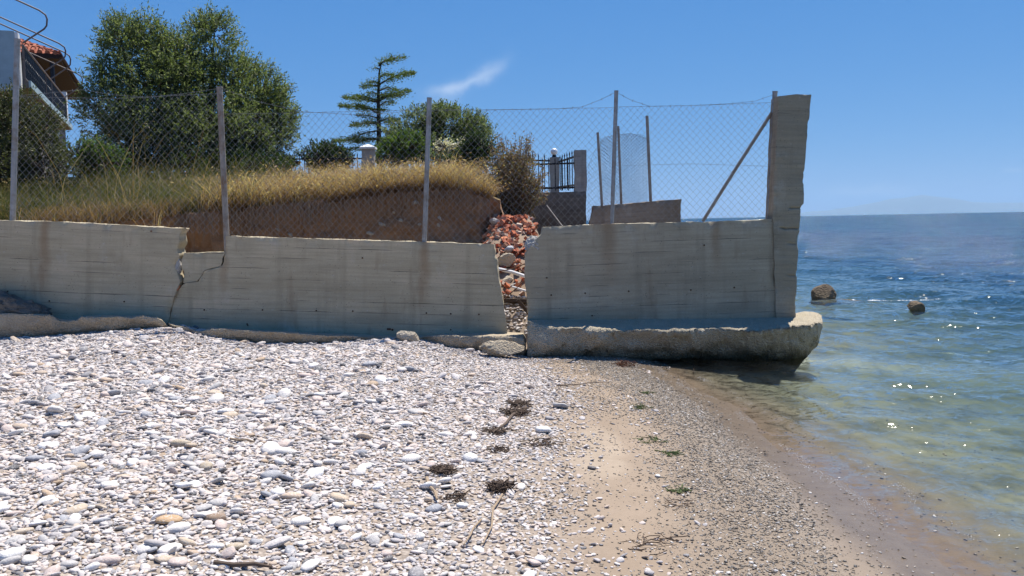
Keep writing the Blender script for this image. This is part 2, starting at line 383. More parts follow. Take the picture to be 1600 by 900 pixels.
def gravel_mask(x, y):        # dark gravel band beside the water
    lo = np.interp(y, [3, 4.9, 6.0, 7.2, 8.5, 10, 11.5], [0.82, 1.00, 1.12, 1.26, 1.28, 1.05, 0.75]) + 0.14 * fbm(xy3(x, y, 1.5), 3, 31)
    hi = np.interp(y, [3, 4.9, 6.5, 8.5, 10.2, 11.8], [1.62, 1.76, 1.92, 1.84, 1.72, 1.52]) + 0.06 * fbm(xy3(x, y, 2.0), 3, 33)
    return sstep(-0.38, 0.22, x - lo) ** 1.3 * sstep(0.07, -0.10, x - hi)

def axis(fine0, fine1, step, lo, hi):
    mid = np.arange(fine0, fine1 + 1e-6, step)
    def out(a, b):
        v = []; s = step; p = a; sg = 1 if b > a else -1
        while (b - p) * sg > 0:
            s *= 1.35; p = p + sg * s; v.append(p)
        v[-1] = b; return v
    return np.concatenate([out(fine0, lo)[::-1], mid, out(fine1, hi)])
gx = axis(-8.5, 9.0, 0.055, -9000, 9000); gy = axis(1.6, 16.5, 0.055, -9000, 9000)
GX, GY = np.meshgrid(gx, gy, indexing='ij')
GZ = ground_z(GX, GY)
beach_me = npmesh('beach', np.stack([GX, GY, GZ], -1), gridfaces(len(gx), len(gy)))
def addattr(me, name, arr):
    a = me.attributes.new(name, 'FLOAT', 'POINT'); a.data.foreach_set('value', np.asarray(arr, np.float32).ravel())
GD = shore_x(GY) - GX
addattr(beach_me, 'peb', peb_mask(GX, GY)); addattr(beach_me, 'grv', gravel_mask(GX, GY))
addattr(beach_me, 'shore', GD)
addattr(beach_me, 'pale', sstep(0.25, 0.6, np.exp(-((GX - 0.60 - 0.06 * (GY - 6.6)) / 0.22) ** 2 - ((GY - 6.5) / 0.9) ** 2) * (1 + 0.9 * fbm(xy3(GX, GY, 3.0), 3, 47))) * 0.26)
addattr(beach_me, 'rub', sstep(12.75, 13.15, GY) * sstep(0.95, 0.4, np.abs(GX)))
def beachmat():
    t = NT('beach_sand'); p = t.pos()
    n1 = t.noise(p, 2.2, 5, 0.6); n2 = t.noise(p, 60, 4, 0.7); n3 = t.noise(p, 9, 4, 0.6)
    sand = t.mix(t.ramp(n1, [(0.3, 0.0), (0.7, 1.0)]), (0.235, 0.178, 0.125), (0.30, 0.232, 0.168))
    pm = t.math('MULTIPLY', t.attr('pale'), t.ramp(n3, [(0.25, 0.5), (0.6, 1.0)]), clamp=True)
    sand = t.mix(pm, sand, (0.52, 0.44, 0.335))
    sh = t.math('ADD', t.attr('shore'), t.math('MULTIPLY', t.math('SUBTRACT', n1, 0.5), 0.25))
    wet = t.ramp(t.math('MULTIPLY', sh, 0.5), [(0.16, 1.0), (0.46, 0.0)])
    wetc = t.mix(t.ramp(n3, [(0.3, 0.0), (0.7, 1.0)]), (0.125, 0.092, 0.062), (0.165, 0.125, 0.085))
    col = t.mix(wet, sand, wetc)
    under = t.ramp(t.math('MULTIPLY', sh, -0.25), [(0.04, 0.0), (0.28, 1.0)])
    weed = t.ramp(t.noise(t.mapv(p, (1.5, 1.1, 1)), 1.3, 6, 0.7), [(0.42, 0.0), (0.62, 1.0)])
    bed = t.mix(weed, (0.20, 0.195, 0.135), (0.08, 0.085, 0.06))
    col = t.mix(under, col, bed)
    grav = t.mix(n2, (0.10, 0.08, 0.06), (0.30, 0.24, 0.18))
    col = t.mix(t.math('MULTIPLY', t.attr('grv'), 0.8), col, grav)
    vor = t.n('TexVoronoi', {'Vector': p, 'Scale': 42.0})
    pebc = t.mix(t.math('MULTIPLY', vor.outputs['Distance'], 1.4, clamp=True), (0.48, 0.41, 0.34), (0.22, 0.18, 0.145))
    col = t.mix(t.attr('peb'), col, pebc)
    col = t.mix(t.attr('rub'), col, t.mix(n3, (0.15, 0.10, 0.065), (0.36, 0.27, 0.19)))
    col = t.mix(0.25, col, t.mix(n2, (0.2, 0.2, 0.2), (0.8, 0.8, 0.8)), 'OVERLAY')
    rough = t.math('SUBTRACT', 0.92, t.math('MULTIPLY', wet, 0.62))
    h = t.math('ADD', n2, t.math('MULTIPLY', n3, 1.5))
    t.pbr(col, rough, t.bump(h, 0.5, 0.008), spec=0.35); M['beach'] = t.m
beachmat()
tag(link('beach', beach_me, M['beach'], smooth=True), kind='structure')

# ------------------------------------------------------------------ the sea
def make_sea():
    ang = np.concatenate([np.linspace(-80, 2, 30, endpoint=False), np.linspace(2, 38, 300, endpoint=False), np.linspace(38, 130, 30)])
    rad = [2.2]
    while rad[-1] < 9000: rad.append(rad[-1] * (1.0065 if rad[-1] < 60 else 1.010 if rad[-1] < 500 else 1.06))
    rad = np.array(rad); A, Rr = np.meshgrid(np.radians(ang), rad, indexing='ij')
    X = Rr * np.sin(A); Y = Rr * np.cos(A)
    d = X - shore_x(Y)
    cell = np.maximum(Rr * 0.0065, Rr * np.radians(36 / 300))
    Z = np.zeros_like(X)
    wr = np.random.default_rng(3)
    warp = 0.6 * fbm(xy3(X, Y, 0.35), 2, 51); warp2 = 0.25 * fbm(xy3(X, Y, 1.3), 2, 53)
    for i in range(46):
        lam = 0.16 * (1.09 ** i) if i < 44 else 6.5
        th = wr.normal(R(205), R(34))
        kx, ky = math.sin(th), math.cos(th); k = 2 * math.pi / lam
        amp = lam * 0.0052 * min(1.0, (1.4 / lam)) ** 0.35
        fade = sstep(2.0, 4.0, lam / cell)
        sh = sstep(-0.1, 0.3 + lam * 0.9, d)
        ph = k * (kx * X + ky * Y) + wr.uniform(0, 6.28) + k * 0.12 * lam * (warp * 4 + warp2 * 3)
        w = np.sin(ph)
        if lam > 1.2: amp = amp * 0.8
        Z += amp * fade * sh * (w + 0.25 * np.cos(2 * ph))
    # two low swash ridges running along the shore
    for c0, hgt, wd in ((0.20, 0.022, 0.035), (0.42, 0.026, 0.045), (0.75, 0.034, 0.06), (1.3, 0.036, 0.09)):
        c = c0 + 0.12 * np.sin(Y * 0.8 + c0 * 9) + 0.10 * fbm(xy3(X, Y, 0.7), 3, 61)
        s = d - c; m = 0.5 + 0.5 * fbm(xy3(X, Y, 1.6), 3, 63)
        Z += hgt * np.clip(m * 1.3, 0, 1) * np.exp(-np.where(s > 0, (s / (wd * 2.2)) ** 2, (s / wd) ** 2)) * (Rr < 40)
    # small breaker between the two rocks
    bl = Y - 19.2 - 0.25 * np.sin(X * 1.3)
    Z += 0.10 * np.exp(-(bl / 0.35) ** 2) * sstep(6.9, 7.6, X) * sstep(12, 9.5, X) * (0.6 + 0.4 * fbm(xy3(X, Y, 1.2), 2, 71))
    Z = Z * sstep(-0.4, 0.1, d)
    me = npmesh('sea', np.stack([X, Y, Z], -1), gridfaces(len(ang), len(rad)))
    depth = -ground_z(X, Y, False)
    addattr(me, 'depth', np.clip(depth, -1, 6))
    t = NT('sea_water'); p = t.pos()
    dep = t.attr('depth')
    geo = t.n('NewGeometry')
    # surface slopes from noise colours: stays rough at any distance
    def slope(scale, k, seed):
        c = t.noise(t.mapv(p, scale, (seed, seed * 2.3, 0)), 1.0, 3, 0.6, out='Color')
        v = t.n('VectorMath', {0: c, 1: (0.5, 0.5, 0.5)}, operation='SUBTRACT').outputs[0]
        return t.n('VectorMath', {0: v, 1: (k, k, 0)}, operation='MULTIPLY').outputs[0]
    s1 = slope((2.4, 3.6, 1), 0.85, 1.0); s2 = slope((9, 13, 1), 1.3, 5.0); s3 = slope((0.4, 0.9, 1), 0.35, 9.0)
    s4 = slope((34, 45, 1), 0.8, 15.0)
    sm = t.n('VectorMath', {0: s1, 1: s2}, operation='ADD').outputs[0]
    sm = t.n('VectorMath', {0: sm, 1: s3}, operation='ADD').outputs[0]
    sm = t.n('VectorMath', {0: sm, 1: s4}, operation='ADD').outputs[0]
    far = t.n('MapRange', {0: t.n('CameraData').outputs['View Distance'], 1: 6.0, 2: 45.0, 3: 0.32, 4: 1.0}).outputs[0] if False else None
    calm = t.ramp(t.math('MULTIPLY', dep, 1.0), [(0.0, 0.30), (0.06, 0.46), (0.6, 0.6), (1.0, 1.0)])
    calm = t.math('MULTIPLY', calm, t.n('MapRange', {0: dep, 1: 1.0, 2: 2.6, 3: 1.7, 4: 5.0}).outputs[0])
    sm = t.n('VectorMath', {0: sm, 'Scale': calm}, operation='SCALE').outputs[0]
    nn = t.n('VectorMath', {0: geo.outputs['Normal'], 1: sm}, operation='ADD').outputs[0]
    nn = t.n('VectorMath', {0: nn}, operation='NORMALIZE').outputs[0]
    fres = t.n('Fresnel', {'IOR': 1.33, 'Normal': nn}).outputs[0]
    gl = t.n('BsdfGlossy', {'Color': (1, 1, 1), 'Roughness': 0.085, 'Normal': nn})
    tint = t.ramp(t.math('MULTIPLY', dep, 0.5), [(0.0, (1, 1, 1)), (0.15, (0.84, 0.93, 0.90)), (0.5, (0.48, 0.76, 0.78)), (1.0, (0.25, 0.6, 0.66))])
    tr = t.n('BsdfTransparent', {'Color': tint})
    big = t.noise(t.mapv(p, (0.05, 0.11, 1)), 1.0, 3, 0.6)
    deepc = t.mix(t.ramp(big, [(0.35, 0.0), (0.65, 1.0)]), (0.008, 0.034, 0.080), (0.015, 0.062, 0.105))
    df = t.n('BsdfDiffuse', {'Color': deepc, 'Normal': geo.outputs['Normal']})
    opac = t.ramp(t.math('MULTIPLY', dep, 0.4), [(0.0, 0.0), (0.12, 0.10), (0.45, 0.62), (1.0, 1.0)])
    body = t.n('MixShader', {0: opac, 1: tr, 2: df})
    sur = t.n('MixShader', {0: fres, 1: body, 2: gl})
    # foam where the breaker runs
    t.t.links.new(sur.outputs[0], t.out.inputs[0]); M['sea'] = t.m
    tag(link('sea', me, t.m, smooth=True), kind='structure')
make_sea()

# ------------------------------------------------------------------ sky colour, thin cloud wisps (in the world shader)
def make_sky():
    tc = wnode('ShaderNodeTexCoord')
    def vm(op, a, b=None):
        n = wnode('ShaderNodeVectorMath', operation=op)
        for i, v in enumerate((a, b)):
            if v is None: continue
            if isinstance(v, bpy.types.NodeSocket): wn.links.new(v, n.inputs[i])
            else: n.inputs[i].default_value = v
        return n
    def mt(op, a, b=0.0, clamp=False):
        n = wnode('ShaderNodeMath', operation=op, use_clamp=clamp)
        for i, v in enumerate((a, b)):
            if isinstance(v, bpy.types.NodeSocket): wn.links.new(v, n.inputs[i])
            else: n.inputs[i].default_value = v
        return n.outputs[0]
    gen = tc.outputs['Generated']
    def wisp(c0, c1, width, amount, seed, curve=0.0):
        a, b = Dir(*c0), Dir(*c1); mid = (a + b).normalized(); ax = (b - a); L = ax.length; ax.normalize()
        nrm = mid.cross(ax).normalized()
        s = mt('DIVIDE', vm('DOT_PRODUCT', vm('SUBTRACT', gen, tuple(mid)).outputs[0], tuple(ax)).outputs['Value'], L / 2)
        w = mt('DIVIDE', vm('DOT_PRODUCT', gen, tuple(nrm)).outputs['Value'], width)
        w = mt('ADD', w, mt('MULTIPLY', mt('MULTIPLY', s, s), curve))
        nz = wnode('ShaderNodeTexNoise'); nz.inputs['Scale'].default_value = 34; nz.inputs['Detail'].default_value = 5
        wn.links.new(vm('ADD', gen, (seed, seed, seed)).outputs[0], nz.inputs['Vector'])
        nf = mt('SUBTRACT', nz.outputs['Fac'], 0.5)
        w = mt('ADD', w, mt('MULTIPLY', nf, 2.6))
        g1 = mt('POWER', 2.718, mt('MULTIPLY', mt('MULTIPLY', w, w), -1.6))
        s2 = mt('MULTIPLY', s, s); g2 = mt('POWER', 2.718, mt('MULTIPLY', mt('MULTIPLY', s2, s2), -1.1))
        front = mt('GREATER_THAN', vm('DOT_PRODUCT', gen, tuple(mid)).outputs['Value'], 0.5)
        return mt('MULTIPLY', mt('MULTIPLY', mt('MULTIPLY', g1, g2), amount), front, True)
    parts = [wisp((672, 152), (790, 104), 0.0085, 0.27, 1.0, 0.55), wisp((660, 170), (720, 140), 0.012, 0.10, 4.0),
             wisp((1290, 300), (1430, 296), 0.0065, 0.11, 7.0), wisp((1565, 268), (1600, 266), 0.003, 0.08, 11.0)]
    tot = parts[0]
    for q in parts[1:]: tot = mt('ADD', tot, q, True)
    mx = wnode('ShaderNodeMix', data_type='RGBA')
    wn.links.new(tot, mx.inputs[0]); wn.links.new(scom.outputs[0], mx.inputs[6]); mx.inputs[7].default_value = (7.5, 7.8, 8.2, 1)
    wn.links.new(mx.outputs[2], bg.inputs['Color'])
make_sky()

# ------------------------------------------------------------------ broken sea wall
def edge_fn(pts, D, origin, ang):
    """pixel polyline -> local (x, z) arrays"""
    ca, sa = math.cos(ang), math.sin(ang); out = []
    for u, v in pts:
        p = P(u, v, D) - origin
        out.append((p.x * ca + p.z * sa, -p.x * sa + p.z * ca))
    return np.array(out)
def wall_slab(name, m, D, thick, left, right, top, tilt=0.0, parent=None, rough=0.004, rag=0.012, ns=160, nt=56, seed=0, indent=()):
    """slab whose front (towards the beach) has the given outline; left/right run bottom to top, top runs left to right"""
    org = P(left[0][0], left[0][1], D)
    L = edge_fn(left, D, org, tilt); Rr = edge_fn(right, D, org, tilt); T = edge_fn(top, D, org, tilt)
    zb = min(L[0, 1], Rr[0, 1]); zt = T[:, 1].mean()
    s = np.linspace(0, 1, ns); t = np.linspace(0, 1, nt)
    def sheet(y, sd, amt):
        S, Tt = np.meshgrid(s, t, indexing='ij')
        zl = L[0, 1] + (L[-1, 1] - L[0, 1]) * Tt; zr = Rr[0, 1] + (Rr[-1, 1] - Rr[0, 1]) * Tt
        xl = np.interp(zl, L[:, 1], L[:, 0]); xr = np.interp(zr, Rr[:, 1], Rr[:, 0])
        yy = np.full_like(xl, sd * 3.1)
        xl = xl + amt * fbm(np.stack([yy, zl * 9, yy], -1), 4, seed + 1) ; xr = xr + amt * fbm(np.stack([yy, zr * 9, yy], -1), 4, seed + 2)
        X = xl + (xr - xl) * S
        zbot = L[0, 1] + (Rr[0, 1] - L[0, 1]) * S
        ztop = np.interp(X, T[:, 0], T[:, 1]) + amt * 0.55 * fbm(np.stack([X * 7, yy, yy], -1), 4, seed + 3)
        Z = zbot + (ztop - zbot) * Tt
        Y = np.full_like(X, y)
        return np.stack([X, Y, Z], -1)
    f = sheet(0.0, 0, rag); b = sheet(thick, 1, rag)
    k = max(3, int(thick / 0.05)); layers = [f + (b - f) * (i / k) for i in range(k + 1)]
    for i in range(1, k):   # a rough broken top and ends
        q = layers[i]
        q[:, -1, 2] += 0.5 * rag * fbm(q[:, -1] * 11, 4, seed + 7)
        q[0, :, 0] += 1.2 * rag * fbm(q[0] * 11, 4, seed + 8); q[-1, :, 0] += 1.2 * rag * fbm(q[-1] * 11, 4, seed + 9)
    nz = rough * fbm(f * np.array([3, 3, 7]), 4, seed + 4)
    # chipped arrises
    et = np.minimum.reduce([np.arange(ns)[:, None] + 0 * t[None, :], (ns - 1 - np.arange(ns))[:, None] + 0 * t[None, :], (nt - 1 - np.arange(nt))[None, :] + 0 * s[:, None]])
    chip = np.clip(fbm(f * 8, 4, seed + 5) - 0.02, 0, 1) * np.exp(-et / 1.4) * 0.10
    f[..., 1] += nz + chip
    for (zc_px, x0, x1, dep) in indent:
        pz = edge_fn([(x0, zc_px), (x1, zc_px)], D, org, tilt)
        inx = sstep(pz[0, 0] - 0.03, pz[0, 0] + 0.03, f[..., 0]) * sstep(pz[1, 0] + 0.03, pz[1, 0] - 0.03, f[..., 0])
        wz = f[..., 2] - pz[0, 1] - 0.02 * fbm(f * 12, 2, seed + 6)
        f[..., 1] += dep * inx * np.exp(-(wz / 0.007) ** 2)
    verts = []; faces = []
    def addgrid(g, flip=False):
        n, mm = g.shape[:2]; off = sum(len(v) for v in verts)
        verts.append(g.reshape(-1, 3)); fc = gridfaces(n, mm, off)
        faces.append(fc[:, ::-1] if flip else fc)
    layers[0] = f
    addgrid(f); addgrid(b, True)
    addgrid(np.stack([l[:, -1] for l in layers], 1)); addgrid(np.stack([l[0] for l in layers], 1), True)
    addgrid(np.stack([l[-1] for l in layers], 1)); addgrid(np.stack([l[:, 0] for l in layers], 1), True)
    me = npmesh(name, np.concatenate(verts), np.concatenate(faces))
    o = link(name, me, m, smooth=False)
    o.location = org; o.rotation_euler = (0, -tilt, 0)
    if parent is not None:
        o.parent = parent; o.matrix_parent_inverse = Matrix.Translation(parent.location).inverted()
    return o
def place(o, parent):
    o.parent = parent; o.matrix_parent_inverse = Matrix.Translation(parent.location).inverted(); return o

WM = M['wall_concrete']
wl = thing('sea_wall', 'long board marked grey concrete wall on the left, its right end broken away', 'wall', P(140, 500, 12.45))
wall_slab('wall_panel', WM, 12.3, 0.26, [(-330, 520), (-330, 335)], [(258, 520), (263, 495), (270, 467), (281, 441), (276, 428), (275, 412), (281, 400), (277, 390), (282, 378), (280, 366), (286, 357)],
          [(-330, 333), (0, 344), (60, 346), (140, 349), (286, 357)], R(-3.5), wl, seed=11, rag=0.03, ns=240)
wm = thing('sea_wall', 'middle grey concrete wall between the diagonal crack and the open gap', 'wall', P(530, 510, 12.5))
wall_slab('wall_panel', WM, 12.34, 0.26, [(264, 545), (264, 500), (273, 467), (285, 444), (309, 441), (321, 424), (347, 417), (350, 402), (353, 371)],
          [(793, 545), (792, 518), (787, 482), (780, 440), (777, 406), (772, 400), (773, 382)],
          [(353, 369), (420, 371), (560, 375), (665, 378), (773, 382)], R(-2.6), wm, seed=21, rag=0.022, ns=260)
wall_slab('broken_block', WM, 12.36, 0.24, [(285.5, 443), (286, 425), (285, 408), (288, 396)], [(307.5, 439.3), (319.5, 422.4), (346, 415.4), (349, 401), (351, 394)],
          [(288, 396), (350, 393.5)], R(-2.6), wm, seed=31, rag=0.022, ns=40, nt=30)
wr_ = thing('sea_wall', 'right grey concrete wall ending in a tall leaning pillar above the water', 'wall', P(1030, 505, 12.3))
wall_slab('wall_panel', M['dark_wall_concrete'], 12.2, 0.28, [(826, 548), (825, 500), (822, 440), (820, 397), (833, 380), (846, 368), (848, 356)], [(1214, 540), (1211, 344)],
          [(848, 355), (960, 350), (1100, 347), (1211, 342.5)], R(0.75), wr_, seed=41, rag=0.026, ns=200)
wall_slab('pillar', M['pillar_concrete'], 12.17, 0.36, [(1213, 540), (1212, 470), (1208, 340), (1212, 240), (1217, 150)],
          [(1241, 540), (1243, 495), (1245, 430), (1247.5, 381), (1251, 330), (1252, 322), (1255.5, 318), (1257, 289), (1255, 285), (1267.5, 148)],
          [(1217, 150), (1245, 147), (1267.5, 148)], R(-2), wr_, seed=51, rag=0.008, ns=34, nt=260, rough=0.012,
          indent=[(325, 1234, 1262, 0.05), (357, 1218, 1260, 0.05), (381, 1232, 1260, 0.03), (430, 1230, 1260, 0.035)])
# rusty tie stubs left in the walls
def stub(parent, u, v, D, r=0.011, name='tie_stub'):
    c = P(u, v, D); mb = MB()
    mb.tube([Vector((0, 0.04, 0)), Vector((0.002, -0.008, -0.002)), Vector((0.004, -0.018, -0.006))], [r, r, r * 0.5], 7)
    o = mb.build(name, M['rust']); o.location = c; return place(o, parent)
for u, v in ((12, 455), (77, 470), (194, 471), (236, 361)): stub(wl, u, v, 12.3)
for u, v in ((319, 484), (387, 508), (410, 484), (494, 485), (551, 486), (386, 506), (666, 489), (704, 490), (748, 491), (566, 403), (704, 515)): stub(wm, u, v, 12.34)
for u, v in ((609, 514), (606, 514), (613, 515)): stub(wm, u, v, 12.34, 0.016, 'rust_patch')
for u, v in ((861, 461), (914, 458), (982, 455), (1079, 453), (1147, 449), (925, 493), (854, 434), (1100, 383)): stub(wr_, u, v, 12.2)

def lump(name, m, c, size, seed, rot=(0, 0, 0), sub=3, amp=0.22, flat=0.0, freq=1.6, cuts=0, crumb=0.0):
    """rough stone: an icosphere pushed about by noise and cut by planes"""
    import bmesh
    bm = bmesh.new(); bmesh.ops.create_icosphere(bm, subdivisions=sub, radius=1.0)
    v = np.array([x.co[:] for x in bm.verts])
    v = v * (1 + amp * fbm(v * freq + seed * 3.7, 4, seed))[:, None]
    rr = np.random.default_rng(seed)
    for _ in range(cuts):
        n = rr.normal(size=3); n /= np.linalg.norm(n); h = rr.uniform(0.45, 0.75)
        ex = np.maximum(v @ n - h, 0); v = v - ex[:, None] * n * 0.9
    v = v * np.array(size)
    if crumb: v = v + unit(v) * (crumb * fbm(v * 22 + seed, 3, seed + 9) + crumb * 1.5 * fbm(v * 7 + seed, 3, seed + 8))[:, None]
    for x, q in zip(bm.verts, v): x.co = q
    me = bpy.data.meshes.new(name); bm.to_mesh(me); bm.free()
    o = link(name, me, m, smooth=(cuts == 0)); o.location = c; o.rotation_euler = rot
    return o

def ledge(name, m, samples, seed, n=150, amp=0.05, label=None, cat='footing', undercut=0.0):
    """broken footing: samples of (u, D_back, v_back, D_front, v_front, D_foot, v_foot, bulge)"""
    us = np.array([s[0] for s in samples], float)
    fine = np.linspace(us[0], us[-1], n); rows = []
    for u in fine:
        q = [np.interp(u, us, [s[i] for s in samples]) for i in range(8)]
        A = np.array(P(u, q[2], q[1])); B = np.array(P(u, q[4], q[3])); C = np.array(P(u, q[6], q[5]))
        C = C + np.array([0, undercut, 0]); A0 = A + np.array([0, 0.15, 0]); C0 = C + np.array([0, 0.20, -0.10]); C1 = C + np.array([0, 0.34, -0.5])
        if u > 1240: C0[0] -= (u - 1240) / 44 * 0.10; C1[0] -= (u - 1240) / 44 * 0.40
        prof = [A0, A]
        for i in range(1, 6): prof.append(A + (B - A) * i / 6)
        prof.append(B)
        for i in range(1, 9):
            f = i / 9; p = B + (C - B) * f; p[1] -= q[7] * math.sin(math.pi * f); prof.append(p)
        prof += [C, C0, C1]; rows.append(prof)
    g = np.array(rows)
    w = np.array([0, 0.1] + [0.5 + 0.08 * i for i in range(1, 6)] + [1.0] + [1.0] * 8 + [0.8, 0.8, 0.3])[None, :]
    nz = fbm(g * np.array([5, 5, 9]), 5, seed); nz2 = fbm(g * np.array([2, 2, 3]), 3, seed + 3); nz3 = fbm(g * 23, 3, seed + 5)
    g[..., 1] += (nz * amp + nz2 * amp * 0.9 + nz3 * amp * 0.3) * w
    g[..., 2] += (np.abs(nz2) * -amp * 0.5 + nz * amp * 0.45 + nz3 * amp * 0.25) * w
    me = npmesh(name, g, gridfaces(g.shape[0], g.shape[1])[:, ::-1])
    # close the two ends
    o = link(name, me, m)
    import bmesh
    bm = bmesh.new(); bm.from_mesh(me); bm.verts.ensure_lookup_table(); k = g.shape[1]
    bm.faces.new([bm.verts[i] for i in range(k)]); bm.faces.new([bm.verts[(g.shape[0] - 1) * k + i] for i in reversed(range(k))])
    bm.to_mesh(me); bm.free()
    if label: tag(o, label, cat)
    return o
ledge('wall_footing', M['sea_footing'],
      [(824, 12.2, 499, 11.75, 500, 11.72, 556, 0.02), (850, 12.2, 500, 11.72, 510, 11.7, 554, 0.02), (900, 12.2, 500, 11.6, 513, 11.75, 554, 0.03), (935, 12.2, 500, 11.55, 512, 11.75, 555, 0.05),
       (975, 12.2, 499, 11.66, 517, 11.85, 557, 0.02), (1020, 12.2, 499, 11.6, 514, 12.0, 559, 0.06), (1100, 12.2, 498, 11.58, 516, 12.05, 560, 0.07), (1190, 12.2, 497, 11.5, 516, 12.0, 560, 0.06),
       (1235, 12.25, 494, 11.5, 510, 11.95, 560, 0.05), (1262, 12.5, 488, 11.6, 507, 11.95, 558, 0.04), (1278, 12.45, 489, 11.75, 503, 12.0, 540, 0.02), (1284, 12.3, 493, 12.0, 500, 12.1, 516, 0.0)],
      5, 420, 0.085, 'undercut concrete footing under the right wall, pale end jutting over the water')
ledge('wall_footing', M['footing_concrete'],
      [(-120, 12.3, 488, 11.85, 490, 11.8, 540, 0.02), (0, 12.3, 488, 11.85, 490, 11.75, 530, 0.02), (40, 12.3, 489, 11.84, 491, 11.74, 526, 0.02), (78, 12.3, 490, 11.84, 492, 11.76, 522, 0.02), (92, 12.3, 498, 11.9, 500, 11.8, 520, 0.01),
       (120, 12.3, 499, 11.9, 501, 11.8, 519, 0.01), (126, 12.3, 493, 11.86, 495, 11.78, 518, 0.02), (180, 12.3, 492, 11.86, 494, 11.76, 515, 0.02), (206, 12.3, 493, 11.88, 496, 11.8, 513, 0.01), (222, 12.3, 491, 11.85, 493, 11.75, 512, 0.03),
       (245, 12.3, 495, 11.88, 497, 11.78, 512, 0.02), (258, 12.3, 504, 11.95, 506, 11.9, 515, 0.0)],
      8, 300, 0.035, 'jagged brown concrete lip below the left wall', undercut=0.16)
ledge('wall_footing', M['footing_concrete'],
      [(262, 12.34, 503, 11.95, 506, 11.9, 520, 0.0), (285, 12.34, 509, 11.86, 511, 11.8, 528, 0.02), (310, 12.34, 517, 11.86, 519, 11.8, 532, 0.02), (330, 12.34, 511, 11.84, 513, 11.78, 534, 0.02), (420, 12.34, 516, 11.86, 518, 11.8, 539, 0.02), (520, 12.34, 521, 11.9, 523, 11.84, 540, 0.01),
       (600, 12.34, 524, 11.95, 527, 11.9, 540, 0.0), (660, 12.34, 524, 12.0, 528, 11.95, 545, 0.0), (690, 12.34, 521, 11.85, 524, 11.75, 548, 0.02), (748, 12.34, 520, 11.82, 524, 11.72, 551, 0.03), (790, 12.34, 521, 11.72, 525, 11.6, 556, 0.04), (818, 12.34, 522, 11.75, 528, 11.62, 558, 0.03), (822, 12.34, 530, 11.8, 536, 11.7, 556, 0.02)],
      13, 380, 0.04, 'low broken footing of rough concrete below the middle wall', undercut=0.16)
tag(lump('concrete_chunk', M['grey_rubble'], P(8, 486, 12.08), (0.62, 0.20, 0.20), 77, (0.0, 0.20, 0), 5, 0.30, freq=4, crumb=0.06), 'rough grey heap of broken concrete against the left wall base', 'concrete chunk')
tag(lump('pale_boulder', M['pale_boulder'], P(640, 526, 11.75), (0.19, 0.13, 0.09), 78, (0, 0.15, 0.2), 3, 0.2, cuts=4), 'flat tan stone lying against the foot of the middle wall', 'stone')
tag(lump('concrete_chunk', M['footing_concrete'], P(786, 545, 11.5), (0.30, 0.16, 0.11), 79, (0, 0.1, 0), 4, 0.3, freq=2.5, cuts=3), 'rough brown concrete lump lying below the gap', 'concrete chunk')
tag(lump('concrete_chunk', M['aggregate'], P(836, 384, 12.33), (0.14, 0.14, 0.12), 80, (0.3, 0.2, 0), 4, 0.35, freq=4, cuts=2), 'pale crumbling corner chunk at the top of the right wall', 'concrete chunk')
tag(lump('concrete_chunk', M['aggregate'], P(280, 412, 12.42), (0.055, 0.10, 0.20), 81, (0.0, 0.15, 0), 3, 0.35, freq=3, cuts=2), 'pale rubble chunk wedged in the crack beside the left wall', 'concrete chunk')
tag(lump('broken_brick', M['broken_brick'], P(277, 452, 12.38), (0.035, 0.08, 0.085), 82, (0.0, 0.6, 0), 2, 0.2, cuts=3), 'orange brick bit stuck low in the diagonal crack', 'brick')
tag(lump('broken_brick', M['broken_brick'], P(84, 351, 12.4), (0.07, 0.04, 0.022), 83, (0, 0.06, 0), 2, 0.2, cuts=3), 'red brick bit on top of the left wall', 'brick')
tag(lump('broken_brick', M['broken_brick'], P(361, 371, 12.4), (0.04, 0.04, 0.02), 84, (0, 0.0, 0.4), 2, 0.2, cuts=3), 'red brick bit on the middle wall beside its post', 'brick')
tag(lump('sea_boulder', M['sea_boulder'], Vector((7.02, 20.1, 0.10)), (0.30, 0.26, 0.26), 91, (0, 0, 0.4), 4, 0.22, cuts=5), 'larger brown boulder standing out of the sea', 'boulder')
tag(lump('sea_ledge', M['sea_boulder'], Vector((7.25, 19.9, -0.03)), (0.62, 0.3, 0.07), 93, (0, 0, 0.0), 4, 0.25, cuts=2), 'flat rock ledge awash at the larger boulder', 'rock')
tag(lump('sea_boulder', M['sea_boulder'], Vector((7.82, 17.3, 0.04)), (0.22, 0.18, 0.16), 92, (0, 0, 0.9), 4, 0.25, cuts=5), 'smaller dark boulder washed by the sea at right', 'boulder')

# ------------------------------------------------------------------ chain link fence along the wall
def at_top(u, D, v): return P(u, v, D)
fence = thing('chain_link_fence', 'chain link fence with leaning posts along the top of the sea wall', 'fence', P(700, 380, 12.42))
FY = 12.43
posts = [((20, 345), (27, 62), 0.040, 'galvanised'), ((355, 392), (343, 137), 0.040, 'weathered_post'), ((663, 380), (671, 154), 0.034, 'galvanised'),
         ((956, 354), (963, 143), 0.028, 'galvanised'), ((1201, 350), (1211, 144), 0.034, 'galvanised')]
for (b, t_, rad, mm) in posts:
    a, c = P(*b, FY), P(*t_, FY); mb = MB()
    a = a - (c - a).normalized() * 0.05
    d = (c - a); ax = d.normalized(); q = ax.to_track_quat('Z', 'Y').to_matrix()
    mb.tube([a, a + d * 0.5, c], rad, 12); pst = place(mb.build('post', M[mm], smooth=False), fence)
    mb = MB(); mb.tube([c, c + ax * 0.012], [rad * 1.16, rad * 1.1], 12); mb.build('cap', M[mm], pst)
mb = MB(); mb.tube([P(1098, 346, FY + 0.12), P(1152, 260, FY + 0.07), P(1206, 176, FY)], 0.024, 10); place(mb.build('brace', M['weathered_post']), fence)
